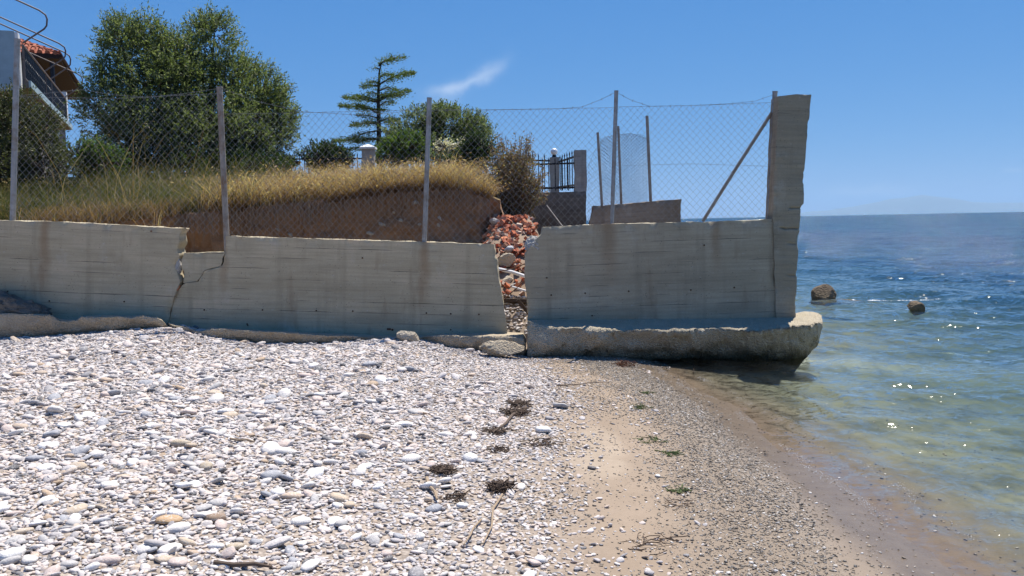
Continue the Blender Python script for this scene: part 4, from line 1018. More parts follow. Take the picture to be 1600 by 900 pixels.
tree('flowering_bush', 'small bush with whitish blossom behind the railing', 'bush',
     [cl(693, 230, 23.9, 14, 10, 1.0), cl(708, 238, 23.9, 14, 10, 1.0), cl(722, 228, 23.9, 10, 8, .6)], base(700, 23.9), M['blossom'], M['bark'], 150, 8, 0.06, 0.045, 0.12, 209, 0.02)
tree('leafy_bush', 'green bush half hidden behind the brown shrub', 'bush',
     [cl(752, 232, 21.5, 26, 28, 1.0), cl(735, 250, 21.5, 24, 22, .8), cl(705, 262, 21.5, 34, 16, .7)], base(745, 21.5), M['dark_leaf'], M['dark_bark'], 800, 12, 0.07, 0.03, 0.2, 210, 0.03)
# the brown dry shrub: many thin upright stems with small dry leaves
def dry_shrub():
    g = random.Random(31); bp = P(797, 330, 17.2); root = Vector((bp.x, 17.2, 1.55))
    t = thing('dry_shrub', 'brown half dry shrub with many thin stems above the brick heap', 'shrub', root)
    mb = MB(); tips = []
    for i in range(190):
        u = g.gauss(797, 34); v = g.uniform(205, 300) if abs(u - 797) < 35 else g.uniform(235, 310)
        tip = P(min(max(u, 738), 852), v, 17.2 + g.uniform(-.5, .5)) - root
        r1 = Vector((g.uniform(-.2, .2), g.uniform(-.15, .15), 0)); mid = r1 + (tip - r1) * 0.5 + Vector((g.uniform(-.06, .06), 0, g.uniform(-.02, .1)))
        mb.tube([r1, mid, tip], [0.009, 0.006, 0.0025], 4, False)
        for k in range(4):
            a = r1 + (tip - r1) * g.uniform(.35, .9); e = a + Vector((g.uniform(-.18, .18), g.uniform(-.15, .15), g.uniform(.03, .22))); mb.tube([a, e], [0.004, 0.002], 3, False); tips.append((a, e))
        tips.append((mid, tip))
    mb.build('stems', M['bark'], t)
    A = np.array([p[0] for p in tips]); B = np.array([p[1] for p in tips]); gg = np.random.default_rng(4)
    n = 26000; i = gg.integers(0, len(A), n); f = gg.random(n) ** 0.8
    c = A[i] + (B[i] - A[i]) * f[:, None] + gg.normal(size=(n, 3)) * 0.025
    d = unit(gg.normal(size=(n, 3)) + np.array([0, 0, .5])); sv = unit(np.cross(d, gg.normal(size=(n, 3))))
    v, k = leaf_quads(c, d, sv, gg.uniform(.03, .06, n), gg.uniform(.015, .028, n)); link('leaves', npmesh('leaves', v, k), M['dry_leaf'], t)
dry_shrub()
# the wind-shaped cedar
def cedar():
    D = 32.0; g = random.Random(12); gg = np.random.default_rng(12)
    b = P(592, 270, D); b.z = gz(b.x, D)
    t = thing('cedar_tree', 'slender wind shaped conifer with sparse flat branches', 'tree', b)
    mb = MB(); mb.tube([Vector((0, 0, -.1)), P(592, 200, D) - b, P(591, 150, D) - b, P(593, 110, D) - b, P(597, 96, D) - b], [0.11, 0.08, 0.055, 0.03, 0.012], 8); mb.build('trunk', M['dark_bark'], t)
    br = [(108, 583, 107, .6), (103, 612, 93, 1), (100, 632, 90, .7), (122, 612, 117, .5), (132, 646, 113, 1), (134, 566, 136, 1), (130, 578, 128, .6), (142, 618, 140, .6), (148, 576, 146, .5), (158, 640, 142, 1.1), (154, 625, 150, .9), (160, 538, 152, 1), (158, 560, 150, .8),
          (172, 532, 165, 1.1), (178, 560, 164, .8), (166, 614, 160, .6), (185, 560, 180, .5), (192, 550, 196, 1), (190, 620, 188, .9), (196, 575, 190, .7), (204, 552, 214, .8), (208, 610, 206, .6), (218, 522, 220, 1.1), (216, 556, 222, .9), (222, 612, 218, .8), (226, 630, 224, .7), (228, 545, 234, .8), (176, 600, 172, .4), (150, 604, 152, .4)]
    mb = MB(); C = []; Dv = []
    for (v0, u1, v1, w) in br:
        a = P(592, v0, D) - b; e = P(u1, v1, D + g.uniform(-1.1, 1.1)) - b
        mid = a + (e - a) * 0.5 + Vector((0, 0, 0.10 if u1 > 592 else 0.04))
        mb.tube([a, mid, e], [0.035, 0.022, 0.006], 5, False)
        L = (e - a).length; n = int(520 * w * L / 1.0)
        f = gg.random(n) ** 0.75; f = 0.16 + 0.84 * f
        pts = np.array(a)[None] * (1 - f[:, None]) ** 2 + 2 * np.array(mid)[None] * (f * (1 - f))[:, None] + np.array(e)[None] * (f ** 2)[:, None]
        wid = 0.20 * np.sin(np.clip(f * 1.05, 0, 1) * math.pi) ** 0.5 + 0.06
        pts = pts + gg.normal(size=(n, 3)) * np.stack([wid * .55, wid * 1.3, wid * 0.20], -1) + np.array([0, 0, -.01])
        C.append(pts); Dv.append(unit(np.array(e - a)[None] * 0.55 + gg.normal(size=(n, 3)) * np.array([.7, .8, .35]) + np.array([0, 0, .18])))
    mb.build('branches', M['dark_bark'], t)
    C = np.concatenate(C); Dv = np.concatenate(Dv); sv = unit(np.cross(Dv, gg.normal(size=C.shape)))
    v, k = leaf_quads(C, Dv, sv, gg.uniform(.07, .14, len(C)), gg.uniform(.016, .03, len(C))); link('needles', npmesh('needles', v, k), M['cedar_needle'], t)
cedar()

def blades(name, m, root, hgt, wid, lean, seed, label=None, heads=0.0):
    g = np.random.default_rng(seed); n = len(root); a = g.uniform(0, 2 * math.pi, n)
    side = np.stack([np.cos(a), np.sin(a), np.zeros(n)], -1)
    ld = np.stack([g.normal(0, 1, n) + 0.15, g.normal(0, 1, n), np.zeros(n)], -1) * lean
    up_ = np.array([0, 0, 1.0]); lv = []
    for f, wf in ((0, 1.0), (0.4, 0.8), (0.75, 0.5)):
        c = root + up_ * (hgt * f)[:, None] + ld * (hgt * f * f)[:, None]
        lv += [c - side * (wid * wf * .5)[:, None], c + side * (wid * wf * .5)[:, None]]
    tip = root + up_ * (hgt * (1 - 0.18 * np.linalg.norm(ld, axis=1)))[:, None] + ld * hgt[:, None]
    V = np.stack(lv + [tip], 1).reshape(-1, 3); b = np.arange(n)[:, None] * 7
    Q = np.concatenate([b + np.array([[0, 1, 3, 2]]), b + np.array([[2, 3, 5, 4]]), b + np.array([[4, 5, 6, 6]])], 0)
    # tips as degenerate quads are avoided: write them as triangles
    me = bpy.data.meshes.new(name); q2 = np.concatenate([b + np.array([[0, 1, 3, 2]]), b + np.array([[2, 3, 5, 4]])], 0); t3 = (b + np.array([[4, 5, 6]]))
    loops = np.concatenate([q2.ravel(), t3.ravel()]).astype(np.int32)
    st = np.concatenate([np.arange(len(q2)) * 4, len(q2) * 4 + np.arange(len(t3)) * 3]).astype(np.int32)
    me.vertices.add(len(V)); me.vertices.foreach_set('co', V.astype(np.float32).ravel())
    me.loops.add(len(loops)); me.loops.foreach_set('vertex_index', loops)
    me.polygons.add(len(st)); me.polygons.foreach_set('loop_start', st); me.update(calc_edges=True)
    o = link(name, me, m); tag(o, label, 'grass', kind='stuff')
    return tip
def on_bank(n, x0, x1, b0, b1, seed, dens=None):
    g = np.random.default_rng(seed); x = g.uniform(x0, x1, n); e = bank_edge(x); y = e + b0 + (b1 - b0) * g.random(n) ** 1.3
    k = fbm(xy3(x, y, 1.5), 3, seed) > -0.25 if dens is None else dens(x, y)
    x, y = x[k], y[k]; return np.stack([x, y, bank_top(x, y) - 0.02], -1)
g_ = np.random.default_rng(77)
r1 = on_bank(30000, -4.9, -0.3, -0.02, 4.5, 301, lambda x, y: fbm(xy3(x, y, 2.1), 3, 301) > -0.08 - 0.25 * sstep(-4.6, -3.6, x)); h1 = g_.uniform(.14, .56, len(r1)) * np.clip(0.95 + 0.75 * fbm(xy3(r1[:, 0], r1[:, 1], 2.6), 3, 319), .35, 1.5) * np.interp(r1[:, 0], [-5.4, -3, -1, -.3], [1.0, 1.0, .95, .6])
tips = blades('dry_grass', M['dry_grass'], r1, h1, g_.uniform(.005, .010, len(r1)), 0.75, 302, 'golden dry grass covering the top of the earth bank')
# seed heads on the dry grass
sel = g_.random(len(tips)) < 0.30; c = tips[sel]; d = unit(g_.normal(size=c.shape) * .7 + np.array([.3, 0, -.2])); sv = unit(np.cross(d, g_.normal(size=c.shape)))
v, k = leaf_quads(c, d, sv, g_.uniform(.05, .09, len(c)), g_.uniform(.012, .022, len(c))); tag(link('seed_heads', npmesh('seed_heads', v, k), M['dry_grass']), 'pale seed heads nodding above the dry grass', 'grass', kind='stuff')
r2 = on_bank(30000, -10.5, -3.9, 0.0, 6.0, 303, lambda x, y: fbm(xy3(x, y, 1.7), 3, 303) > -0.10); h2 = g_.uniform(.12, .50, len(r2)) * np.clip(0.95 + 0.8 * fbm(xy3(r2[:, 0], r2[:, 1], 2.0), 3, 329), .3, 1.6)
blades('green_grass', M['green_grass'], r2, h2, g_.uniform(.005, .010, len(r2)), 0.6, 304, 'tall green and yellowing grass on the left of the bank')
r3 = on_bank(7000, -9.5, -4.4, -0.3, 1.2, 305); h3 = g_.uniform(.08, .38, len(r3))
blades('straw_grass', M['straw_grass'], r3, h3, g_.uniform(.005, .010, len(r3)), 0.7, 306, 'reddish straw lying along the left lip of the bank')
r3 = on_bank(10000, -4.6, -0.35, -0.06, 0.35, 307); h3 = g_.uniform(.06, .34, len(r3)); r3[:, 2] -= 0.05
blades('straw_grass', M['straw_grass'], r3, h3, g_.uniform(.005, .010, len(r3)), 1.1, 308, 'brown straw hanging over the lip of the earth bank')
r9 = on_bank(3600, -4.2, -0.4, 0.1, 4.5, 331, lambda x, y: fbm(xy3(x, y, 1.4), 3, 331) > 0.02); h9 = g_.uniform(.12, .42, len(r9))
blades('green_grass', M['green_grass'], r9, h9, g_.uniform(.006, .012, len(r9)), 0.6, 332, 'patches of green grass among the dry grass of the bank')
r5 = on_bank(3500, -9.5, -5.0, 2.0, 8.0, 309); h5 = g_.uniform(.3, .7, len(r5))
blades('tall_weeds', M['green_grass'], r5, h5, g_.uniform(.006, .010, len(r5)), 0.5, 310, 'tall thin weeds standing in front of the olive trees')
r6 = on_bank(70, -7.2, -5.6, 0.6, 3.0, 311); h6 = g_.uniform(0.9, 1.7, len(r6))
tp = blades('tall_weeds', M['dry_grass'], r6, h6, g_.uniform(.005, .008, len(r6)), 0.3, 312, 'pale dry stalks rising before the left olive tree')
c = np.repeat(tp, 14, 0) + g_.normal(size=(len(tp) * 14, 3)) * np.array([.06, .06, .16]) - np.array([0, 0, .12]); d = unit(g_.normal(size=c.shape)); sv = unit(np.cross(d, g_.normal(size=c.shape)))
v, k = leaf_quads(c, d, sv, g_.uniform(.03, .06, len(c)), g_.uniform(.008, .016, len(c))); tag(link('seed_heads', npmesh('seed_heads', v, k), M['green_grass']), 'wispy seed heads on the tall dry stalks', 'grass', kind='stuff')
# straws growing at the notch and on the left wall top
x = np.concatenate([g_.normal(P(240, 350, 12.65).x, .05, 40), g_.uniform(P(80, 350, 12.7).x, P(170, 350, 12.7).x, 70)]); y = g_.uniform(12.6, 12.9, len(x)); r7 = np.stack([x, y, np.full(len(x), 1.55)], -1)
blades('straw_grass', M['dry_grass'], r7, g_.uniform(.3, .75, len(x)), g_.uniform(.006, .010, len(x)), 0.3, 314, 'dry stalks standing up behind the left wall')
x = g_.normal(P(338, 385, 12.75).x, .09, 260); y = g_.uniform(12.6, 12.9, len(x)); r8 = np.stack([x, y, np.full(len(x), 1.05)], -1)
blades('straw_grass', M['green_grass'], r8, g_.uniform(.2, .62, len(x)), g_.uniform(.008, .016, len(x)), 0.3, 316, 'green weeds growing behind the notch in the wall')

# ------------------------------------------------------------------ houses
def house():
    O = P(37, 127, 22.0); t = thing('house', 'house with balcony and red tiled roof at the top left', 'house', O, math.atan2(.355, .935))
    gr = -O.z + gz(O.x, O.y) - 0.2
    mb = MB(); mb.box((-2.25, 5.0, -0.08), (4.7, 10.0, 0.15)); mb.build('balcony_slab', M['house_wall'], t)
    mb = MB(); mb.box((0.13, 5.0, -0.06), (0.05, 10.0, 0.16)); mb.build('balcony_edge', M['blue_paint'], t)
    mb = MB(); mb.box((-3.4, 5.2, (gr - .23) / 2), (5.0, 9.2, -gr - .24)); mb.build('lower_wall', M['house_wall'], t)
    mb = MB(); mb.box((-4.2, 15.4, (2.35 + gr) / 2), (6.4, 9.2, 2.35 - gr)); w = mb.build('upper_wall', M['house_wall'], t)
    for y in (12.5, 16.5):
        mb = MB(); [mb.box(c_, d_) for c_, d_ in (((-0.98, y - .6, 1.1), (.06, .08, 2.0)), ((-0.98, y + .6, 1.1), (.06, .08, 2.0)), ((-0.98, y, 2.06), (.06, 1.12, .08)), ((-0.98, y, .14), (.06, 1.12, .08)), ((-0.98, y, 1.1), (.05, .06, 1.84)))]; wf_ = mb.build('window', M['white_paint'], t)
        mb = MB(); mb.box((-0.985, y, 1.1), (0.03, 1.12, 1.84)); mb.build('pane', M['window_dark'], wf_)
    mb = MB(); mb.box((-2.6, 10.78, 1.05), (1.3, 0.04, 2.05)); dr_ = mb.build('door', M['window_dark'], t)
    mb = MB(); mb.tube([(-2.1, 10.74, 1.0), (-2.22, 10.74, 1.0)], .015, 6); mb.build('handle', M['galvanised'], dr_)
    # parapet at the near end
    mb = MB(); mb.box((-2.35, -0.17, 0.42), (4.5, 0.26, 1.42)); mb.build('parapet', M['blue_paint'], t)
    mb = MB(); mb.box((-0.06, -0.17, 0.42), (0.07, 0.30, 1.36)); mb.build('corner_trim', M['white_paint'], t)
    # railing
    ys = [0.05, 4.2, 5.6, 9.55]
    for y in ys:
        mb = MB(); mb.tube([(0.02, y, 0), (0.02, y, 0.88)], 0.028, 6); mb.build('railing_post', M['pipe_steel'], t)
    for z, r_ in ((0.86, 0.032), (0.08, 0.022)):
        mb = MB(); mb.tube([(0.02, 0.0, z), (0.02, 9.6, z)], r_, 6); mb.build('railing_rail', M['pipe_steel'], t)
    mb = MB()
    for i in range(110):
        y = 0.12 + i * 0.086; x = 0.02; w = 0.025 * math.sin(i * 1.7)
        mb.tube([(x, y, 0.08), (x, y + w, 0.3), (x, y - w, 0.6), (x, y, 0.85)], 0.012, 4, False)
    for i in range(36):
        y = 0.2 + i * 0.26
        mb.tube([(0.02, y + 0.10 * math.cos(a), 0.46 + 0.14 * math.sin(a)) for a in [k * math.pi / 5 for k in range(11)]], 0.010, 4, False)
    tag(mb.build('balusters', M['black_iron'], t), kind='stuff')
    # awning frame: four bent pipes from the wall out over the rail and back down to it
    for y in ys:
        mb = MB(); mb.tube([(-3.2, y, 3.35), (0.42, y, 1.72), (0.55, y, 1.62), (0.58, y, 1.52), (0.56, y, 1.36), (0.50, y, 1.28), (0.02, y, 0.92)], 0.021, 7); mb.build('awning_pipe', M['pipe_steel'], t)
    mb = MB(); mb.box((-0.12, 9.75, 0.55), (0.34, 0.26, 1.1)); mb.build('end_post', M['white_paint'], t)
    mb = MB(); mb.tube([(-0.4, 10.2, gr), (-0.4, 10.2, 2.2)], 0.07, 8); mb.build('downpipe', M['black_iron'], t)
    # hipped roof with rows of round tiles
    x0, x1, y0, y1, ze, zr = -8.2, -0.15, 10.1, 20.8, 2.45, 4.3; xm = (x0 + x1) / 2; hip = 4.0
    mb = MB(); mb.add([(x0, y0, ze - .16), (x1, y0, ze - .16), (x1, y1, ze - .16), (x0, y1, ze - .16), (x0, y0, ze), (x1, y0, ze), (x1, y1, ze), (x0, y1, ze)], [(3, 2, 1, 0), (0, 1, 5, 4), (1, 2, 6, 5), (2, 3, 7, 6), (3, 0, 4, 7)]); mb.build('roof_soffit', M['brown_soffit'], t)
    A, B, C, Dd = Vector((x0, y0, ze)), Vector((x1, y0, ze)), Vector((x1, y1, ze)), Vector((x0, y1, ze)); E, G = Vector((xm, y0 + hip, zr)), Vector((xm, y1 - hip, zr))
    mb = MB(); mb.add([A, B, C, Dd, E, G], [(0, 1, 4), (1, 2, 5, 4), (2, 3, 5), (3, 0, 4, 5)]); rf_ = mb.build('roof', M['roof_tile'], t)
    mb = MB()
    def face(p0, p1, q0, q1, n):     # eave p0-p1, ridge q0-q1
        for i in range(n):
            f = (i + .5) / n; a = p0 + (p1 - p0) * f; s_ = (q0 + (q1 - q0) * f) if q0 != q1 else None
            if s_ is None:      # hip end: run straight up the slope until the hip line
                top = q0; g2 = 1 - abs(2 * f - 1); mid_ = (p0 + p1) / 2; e = a + (top - mid_) * g2
            else: e = s_
            k = max(2, int((e - a).length / 0.35))
            for j in range(k):
                u0_ = a + (e - a) * (j / k); u1_ = a + (e - a) * ((j + 1.12) / k); lift = Vector((0, 0, 0.02))
                mb.tube([u0_ + lift * 2.2, u1_ + lift * 0.6], [0.085, 0.07], 6, True)
    face(A, B, E, E, 34); face(B, C, E, G, 46)
    tag(mb.build('roof_tiles', M['roof_tile'], t), kind='stuff')
    mb = MB(); mb.tube([(x1 + .05, y0, ze - .06), (x1 + .05, y1, ze - .06)], 0.06, 8); mb.build('gutter', M['brown_soffit'], t)
house()
def far_house():
    b = P(425, 290, 45); t = thing('house', 'distant low house showing only a bit of red roof behind the railings', 'house', (b.x, 45, gz(b.x, 45)))
    g = gz(b.x, 45); ridge = P(447, 259, 45).z - g; eave = ridge - 0.9
    mb = MB(); mb.box((-1.5, 0, eave / 2), (4.0, 5, eave)); mb.build('wall', M['white_paint'], t)
    mb = MB(); mb.box((-0.4, -2.52, eave * .55), (0.8, 0.05, 0.9)); mb.build('window', M['window_dark'], t)
    mb = MB(); mb.add([(-3.9, -2.9, eave), (0.9, -2.9, eave), (0.9, 2.9, eave), (-3.9, 2.9, eave), (-3.9, 0, ridge), (0.9, 0, ridge)], [(0, 1, 5, 4), (2, 3, 4, 5), (1, 2, 5), (3, 0, 4), (3, 2, 1, 0)]); mb.build('roof', M['roof_tile'], t)
    mb = MB()
    for i in range(24):
        x = -3.8 + i * 0.2; mb.tube([(x, -2.9, eave + .05), (x, 0, ridge + .05)], 0.07, 5)
    mb.build('roof_tiles', M['roof_tile'], t)['kind'] = 'stuff'
far_house()

# ------------------------------------------------------------------ pebbles
import bmesh
def pebble_mesh(i):
    rr = np.random.default_rng(400 + i); bm = bmesh.new(); bmesh.ops.create_icosphere(bm, subdivisions=2 if i < 8 else 1, radius=1.0)
    v = np.array([x.co[:] for x in bm.verts])
    n = unit(v); v = n * (1 + 0.20 * fbm(v * 0.9 + i * 5, 2, i) + 0.07 * fbm(v * 2.1 + i * 9, 2, i))[:, None]
    v = np.sign(v) * np.abs(v) ** rr.uniform(0.82, 1.0)
    for _ in range(rr.integers(0, 4) if i % 3 else 9):
        c = unit(rr.normal(size=3)); h = rr.uniform(.6, .85); v = v - np.maximum(v @ c - h, 0)[:, None] * c * 0.8
    v = v * np.array([1.0, rr.uniform(.5, .85), rr.uniform(.20, .38)])
    for x, q in zip(bm.verts, v): x.co = q
    me = bpy.data.meshes.new('pebble'); bm.to_mesh(me); bm.free(); me.polygons.foreach_set('use_smooth', np.ones(len(me.polygons), bool)); return me
pm = [pebble_mesh(i) for i in (0, 1, 2, 3, 4, 5, 6, 7)]
for me in pm: me.materials.append(M['dry_pebble'])
gm = [pebble_mesh(8 + i) for i in range(5)]
for me in gm: me.materials.append(M['shore_gravel'])

def scatter(n, xr, yr, seed): 
    g = np.random.default_rng(seed); y = yr[0] + (yr[1] - yr[0]) * g.random(n) ** 1.0; x = g.uniform(*xr, n); return x, y, g
def in_view(x, y, z, mg=60):
    u, v = project(np.stack([x, y, z], -1)); return (u > -mg) & (u < 1600 + mg) & (v < 900 + mg * 2)
def field():
    xs, ys, rs = [], [], []
    # left / middle field with sizes that vary in drifts
    for n, rmin, rmax, seed, pw in ((105000, .008, .020, 1, 1.0), (34000, .015, .030, 2, 1.2), (7000, .027, .050, 3, 1.6), (1300, .050, .085, 4, 1.8)):
        x, y, g = scatter(n, (-7.6, 0.9), (3.0, 12.3), 500 + seed)
        m = peb_mask(x, y)
        coarse = sstep(0.3, -2.2, x + 0.35 * (y - 8) * 0.2) * 0.8 + 0.25 * fbm(xy3(x, y, 0.8), 2, 41) + 0.1
        pr = m * (1.0 if seed == 1 else np.clip(coarse if seed < 4 else coarse ** 1.5, 0.05, 1))
        k = g.random(n) < pr; x, y = x[k], y[k]
        r = rmin + (rmax - rmin) * g.random(len(x)) ** pw
        xs.append(x); ys.append(y); rs.append(r)
    x, y, r = map(np.concatenate, (xs, ys, rs))
    # loose stones on the sand strip
    x2, y2, g = scatter(16000, (0.0, 1.7), (3.2, 11.8), 511); k = (g.random(16000) < 0.30 * (1 - gravel_mask(x2, y2)) * (0.3 + 0.7 * (fbm(xy3(x2, y2, 1.4), 2, 43) > 0.0)) * (1 - 0.8 * np.exp(-((x2 - .7) / .35) ** 2 - ((y2 - 6.4) / 1.0) ** 2)))
    x2, y2 = x2[k], y2[k]; r2 = 0.006 + 0.020 * g.random(len(x2)) ** 3
    return np.concatenate([x, x2]), np.concatenate([y, y2]), np.concatenate([r, r2])
px, py, pr = field()
gq = np.random.default_rng(15)
px = np.concatenate([px, gq.uniform(-.42, .45, 420)]); py = np.concatenate([py, gq.uniform(12.35, 13.25, 420)]); pr = np.concatenate([pr, gq.uniform(.014, .045, 420)])
pz = ground_z(px, py); k = in_view(px, py, pz); px, py, pz, pr = px[k], py[k], pz[k], pr[k]
gp = np.random.default_rng(9); n = len(px)
prot = np.stack([gp.normal(0, .28, n), gp.normal(0, .28, n), gp.uniform(0, 6.28, n)], -1)
pidx = gp.integers(0, len(pm), n); pz = pz + pr * gp.uniform(.06, .32, n)
dist = np.hypot(px, py); app = pr / dist
order = np.argsort(-app); big = order[:290]; rest = order[290:]
sources = {}
one('pale_pebble', (0.70, 0.66, 0.61)); one('chalk_pebble', (0.78, 0.755, 0.72)); one('blue_grey_pebble', (0.34, 0.345, 0.365)); one('sandy_pebble', (0.52, 0.42, 0.31)); one('pink_pebble', (0.56, 0.455, 0.40)); one('mid_grey_pebble', (0.46, 0.44, 0.42))
PK = [('pale_pebble', 'pale grey'), ('chalk_pebble', 'chalk white'), ('blue_grey_pebble', 'blue grey'), ('sandy_pebble', 'sandy brown'), ('pink_pebble', 'pinkish'), ('mid_grey_pebble', 'mid grey')]
pcopy = {}
def zone(u, v):
    if v > 840: return 'at the bottom edge ' + ('left corner' if u < 150 else 'near the dark stick' if u < 450 else 'below the weed clumps' if u < 800 else 'beside the bright white stone')
    if v > 770: return 'on the beach ' + ('at the lower left edge' if u < 150 else 'around the orange tan stone' if u < 450 else 'left of the thin canes' if u < 760 else 'where the pebbles meet the sand')
    if v > 690: return 'among pebbles ' + ('at the left edge' if u < 200 else 'near the large grey oval stone' if u < 520 else 'by the two weed clumps')
    return 'on the pebble bank ' + ('far left' if u < 250 else 'below the diagonal crack' if u < 450 else 'below the middle wall')
for i in big:
    uu, vv = project(np.array([[px[i], py[i], pz[i]]])); k_ = int(gp.choice(6, p=[.32, .2, .12, .1, .1, .16])); sz = app[i]
    first = int(pidx[i]) not in sources
    if not first and (int(pidx[i]), k_) not in pcopy:
        c_ = pm[pidx[i]].copy(); c_.materials.clear(); c_.materials.append(M[PK[k_][0]]); pcopy[(int(pidx[i]), k_)] = c_
    plab = ('large ' if sz > app[big[60]] else '') + ('' if first else PK[k_][1] + ' ') + 'rounded pebble ' + zone(float(uu[0]), float(vv[0]))
    o = link('pebble', pm[pidx[i]] if first else pcopy[(int(pidx[i]), k_)]); o.location = (px[i], py[i], pz[i]); o.rotation_euler = prot[i]; o.scale = (pr[i],) * 3
    tag(o, plab, 'pebble', 'larger loose pebbles on the beach'); sources.setdefault(int(pidx[i]), o)
def instancer(name, label, pts, rot, scl, idx, srcs, cat):
    me = bpy.data.meshes.new(name); me.vertices.add(len(pts)); me.vertices.foreach_set('co', np.asarray(pts, np.float32).ravel())
    a = me.attributes.new('rot', 'FLOAT_VECTOR', 'POINT'); a.data.foreach_set('vector', np.asarray(rot, np.float32).ravel())
    a = me.attributes.new('scl', 'FLOAT', 'POINT'); a.data.foreach_set('value', np.asarray(scl, np.float32))
    a = me.attributes.new('idx', 'INT', 'POINT'); a.data.foreach_set('value', np.asarray(idx, np.int32))
    o = link(name, me); tag(o, label, cat, kind='stuff')
    ng = bpy.data.node_groups.new(name, 'GeometryNodeTree')
    ng.interface.new_socket('Geometry', in_out='INPUT', socket_type='NodeSocketGeometry'); ng.interface.new_socket('Geometry', in_out='OUTPUT', socket_type='NodeSocketGeometry')
    N = ng.nodes; gi = N.new('NodeGroupInput'); go = N.new('NodeGroupOutput'); g2i = N.new('GeometryNodeGeometryToInstance')
    for s_ in reversed(srcs):
        oi = N.new('GeometryNodeObjectInfo'); oi.transform_space = 'ORIGINAL'; oi.inputs['Object'].default_value = s_; ng.links.new(oi.outputs['Geometry'], g2i.inputs[0])
    def na(nm, ty):
        q = N.new('GeometryNodeInputNamedAttribute'); q.data_type = ty; q.inputs['Name'].default_value = nm; return q.outputs['Attribute']
    iop = N.new('GeometryNodeInstanceOnPoints'); iop.inputs['Pick Instance'].default_value = True
    e2r = N.new('FunctionNodeEulerToRotation'); ng.links.new(na('rot', 'FLOAT_VECTOR'), e2r.inputs[0])
    ng.links.new(gi.outputs[0], iop.inputs['Points']); ng.links.new(g2i.outputs[0], iop.inputs['Instance'])
    ng.links.new(na('idx', 'INT'), iop.inputs['Instance Index']); ng.links.new(e2r.outputs[0], iop.inputs['Rotation']); ng.links.new(na('scl', 'FLOAT'), iop.inputs['Scale'])
    ng.links.new(iop.outputs[0], go.inputs[0])
    md = o.modifiers.new('scatter', 'NODES'); md.node_group = ng
    return o
srcs = [sources[i] for i in range(len(pm))]
instancer('pebbles', 'pale pebbles covering the left and middle of the beach', np.stack([px, py, pz], -1)[rest], prot[rest], pr[rest], pidx[rest], srcs, 'pebbles')
# dark gravel by the water, with six larger pieces kept as stones of their own (they lend their shapes)
x, y, g = scatter(62000, (0.4, 2.2), (3.2, 11.9), 521); k = g.random(len(x)) < gravel_mask(x, y); x, y = x[k], y[k]
x3, y3, g3 = scatter(52000, (0.0, 2.0), (3.2, 11.9), 523); k = g3.random(len(x3)) < 0.62 * (0.25 + sstep(-.25, .35, fbm(xy3(x3, y3, 1.2), 3, 45))) * (1 - 0.7 * np.exp(-((x3 - .7) / .35) ** 2 - ((y3 - 6.4) / 1.0) ** 2)); x = np.concatenate([x, x3[k]]); y = np.concatenate([y, y3[k]])
x4, y4, g4 = scatter(14000, (1.4, 5.0), (3.6, 11.5), 525); d4 = shore_x(y4) - x4; k = (g4.random(len(x4)) < 0.5 * np.exp(-((d4 - .15) / .22) ** 2) + 0.6 * np.exp(-((d4 + .35) / .12) ** 2) + 0.12) & (d4 > -2.2); x = np.concatenate([x, x4[k]]); y = np.concatenate([y, y4[k]])
z = ground_z(x, y); k = in_view(x, y, z); x, y, z = x[k], y[k], z[k]; n = len(x); gr_ = 0.0035 + 0.011 * g.random(n) ** 2.6
gs = []
for i, (u, v, D) in enumerate(((1140, 770, 6.0), (1180, 820, 5.4), (1095, 690, 7.1), (1170, 730, 6.5), (1215, 850, 5.1))):
    p = P(u, v, D); o = link('gravel_stone', gm[i]); o.location = (p.x, p.y, float(ground_z(np.array(p.x), np.array(p.y))) + .006); o.scale = (.02,) * 3
    tag(o, 'small wet stone in the dark gravel strip by the water', 'stone', 'small stones in the gravel strip'); gs.append(o)
instancer('shore_gravel', 'dark wet gravel strip between the sand and the water', np.stack([x, y, z + gr_ * .2], -1), np.stack([g.normal(0, .3, n), g.normal(0, .3, n), g.uniform(0, 6.28, n)], -1), gr_, g.integers(0, 5, n), gs, 'gravel')

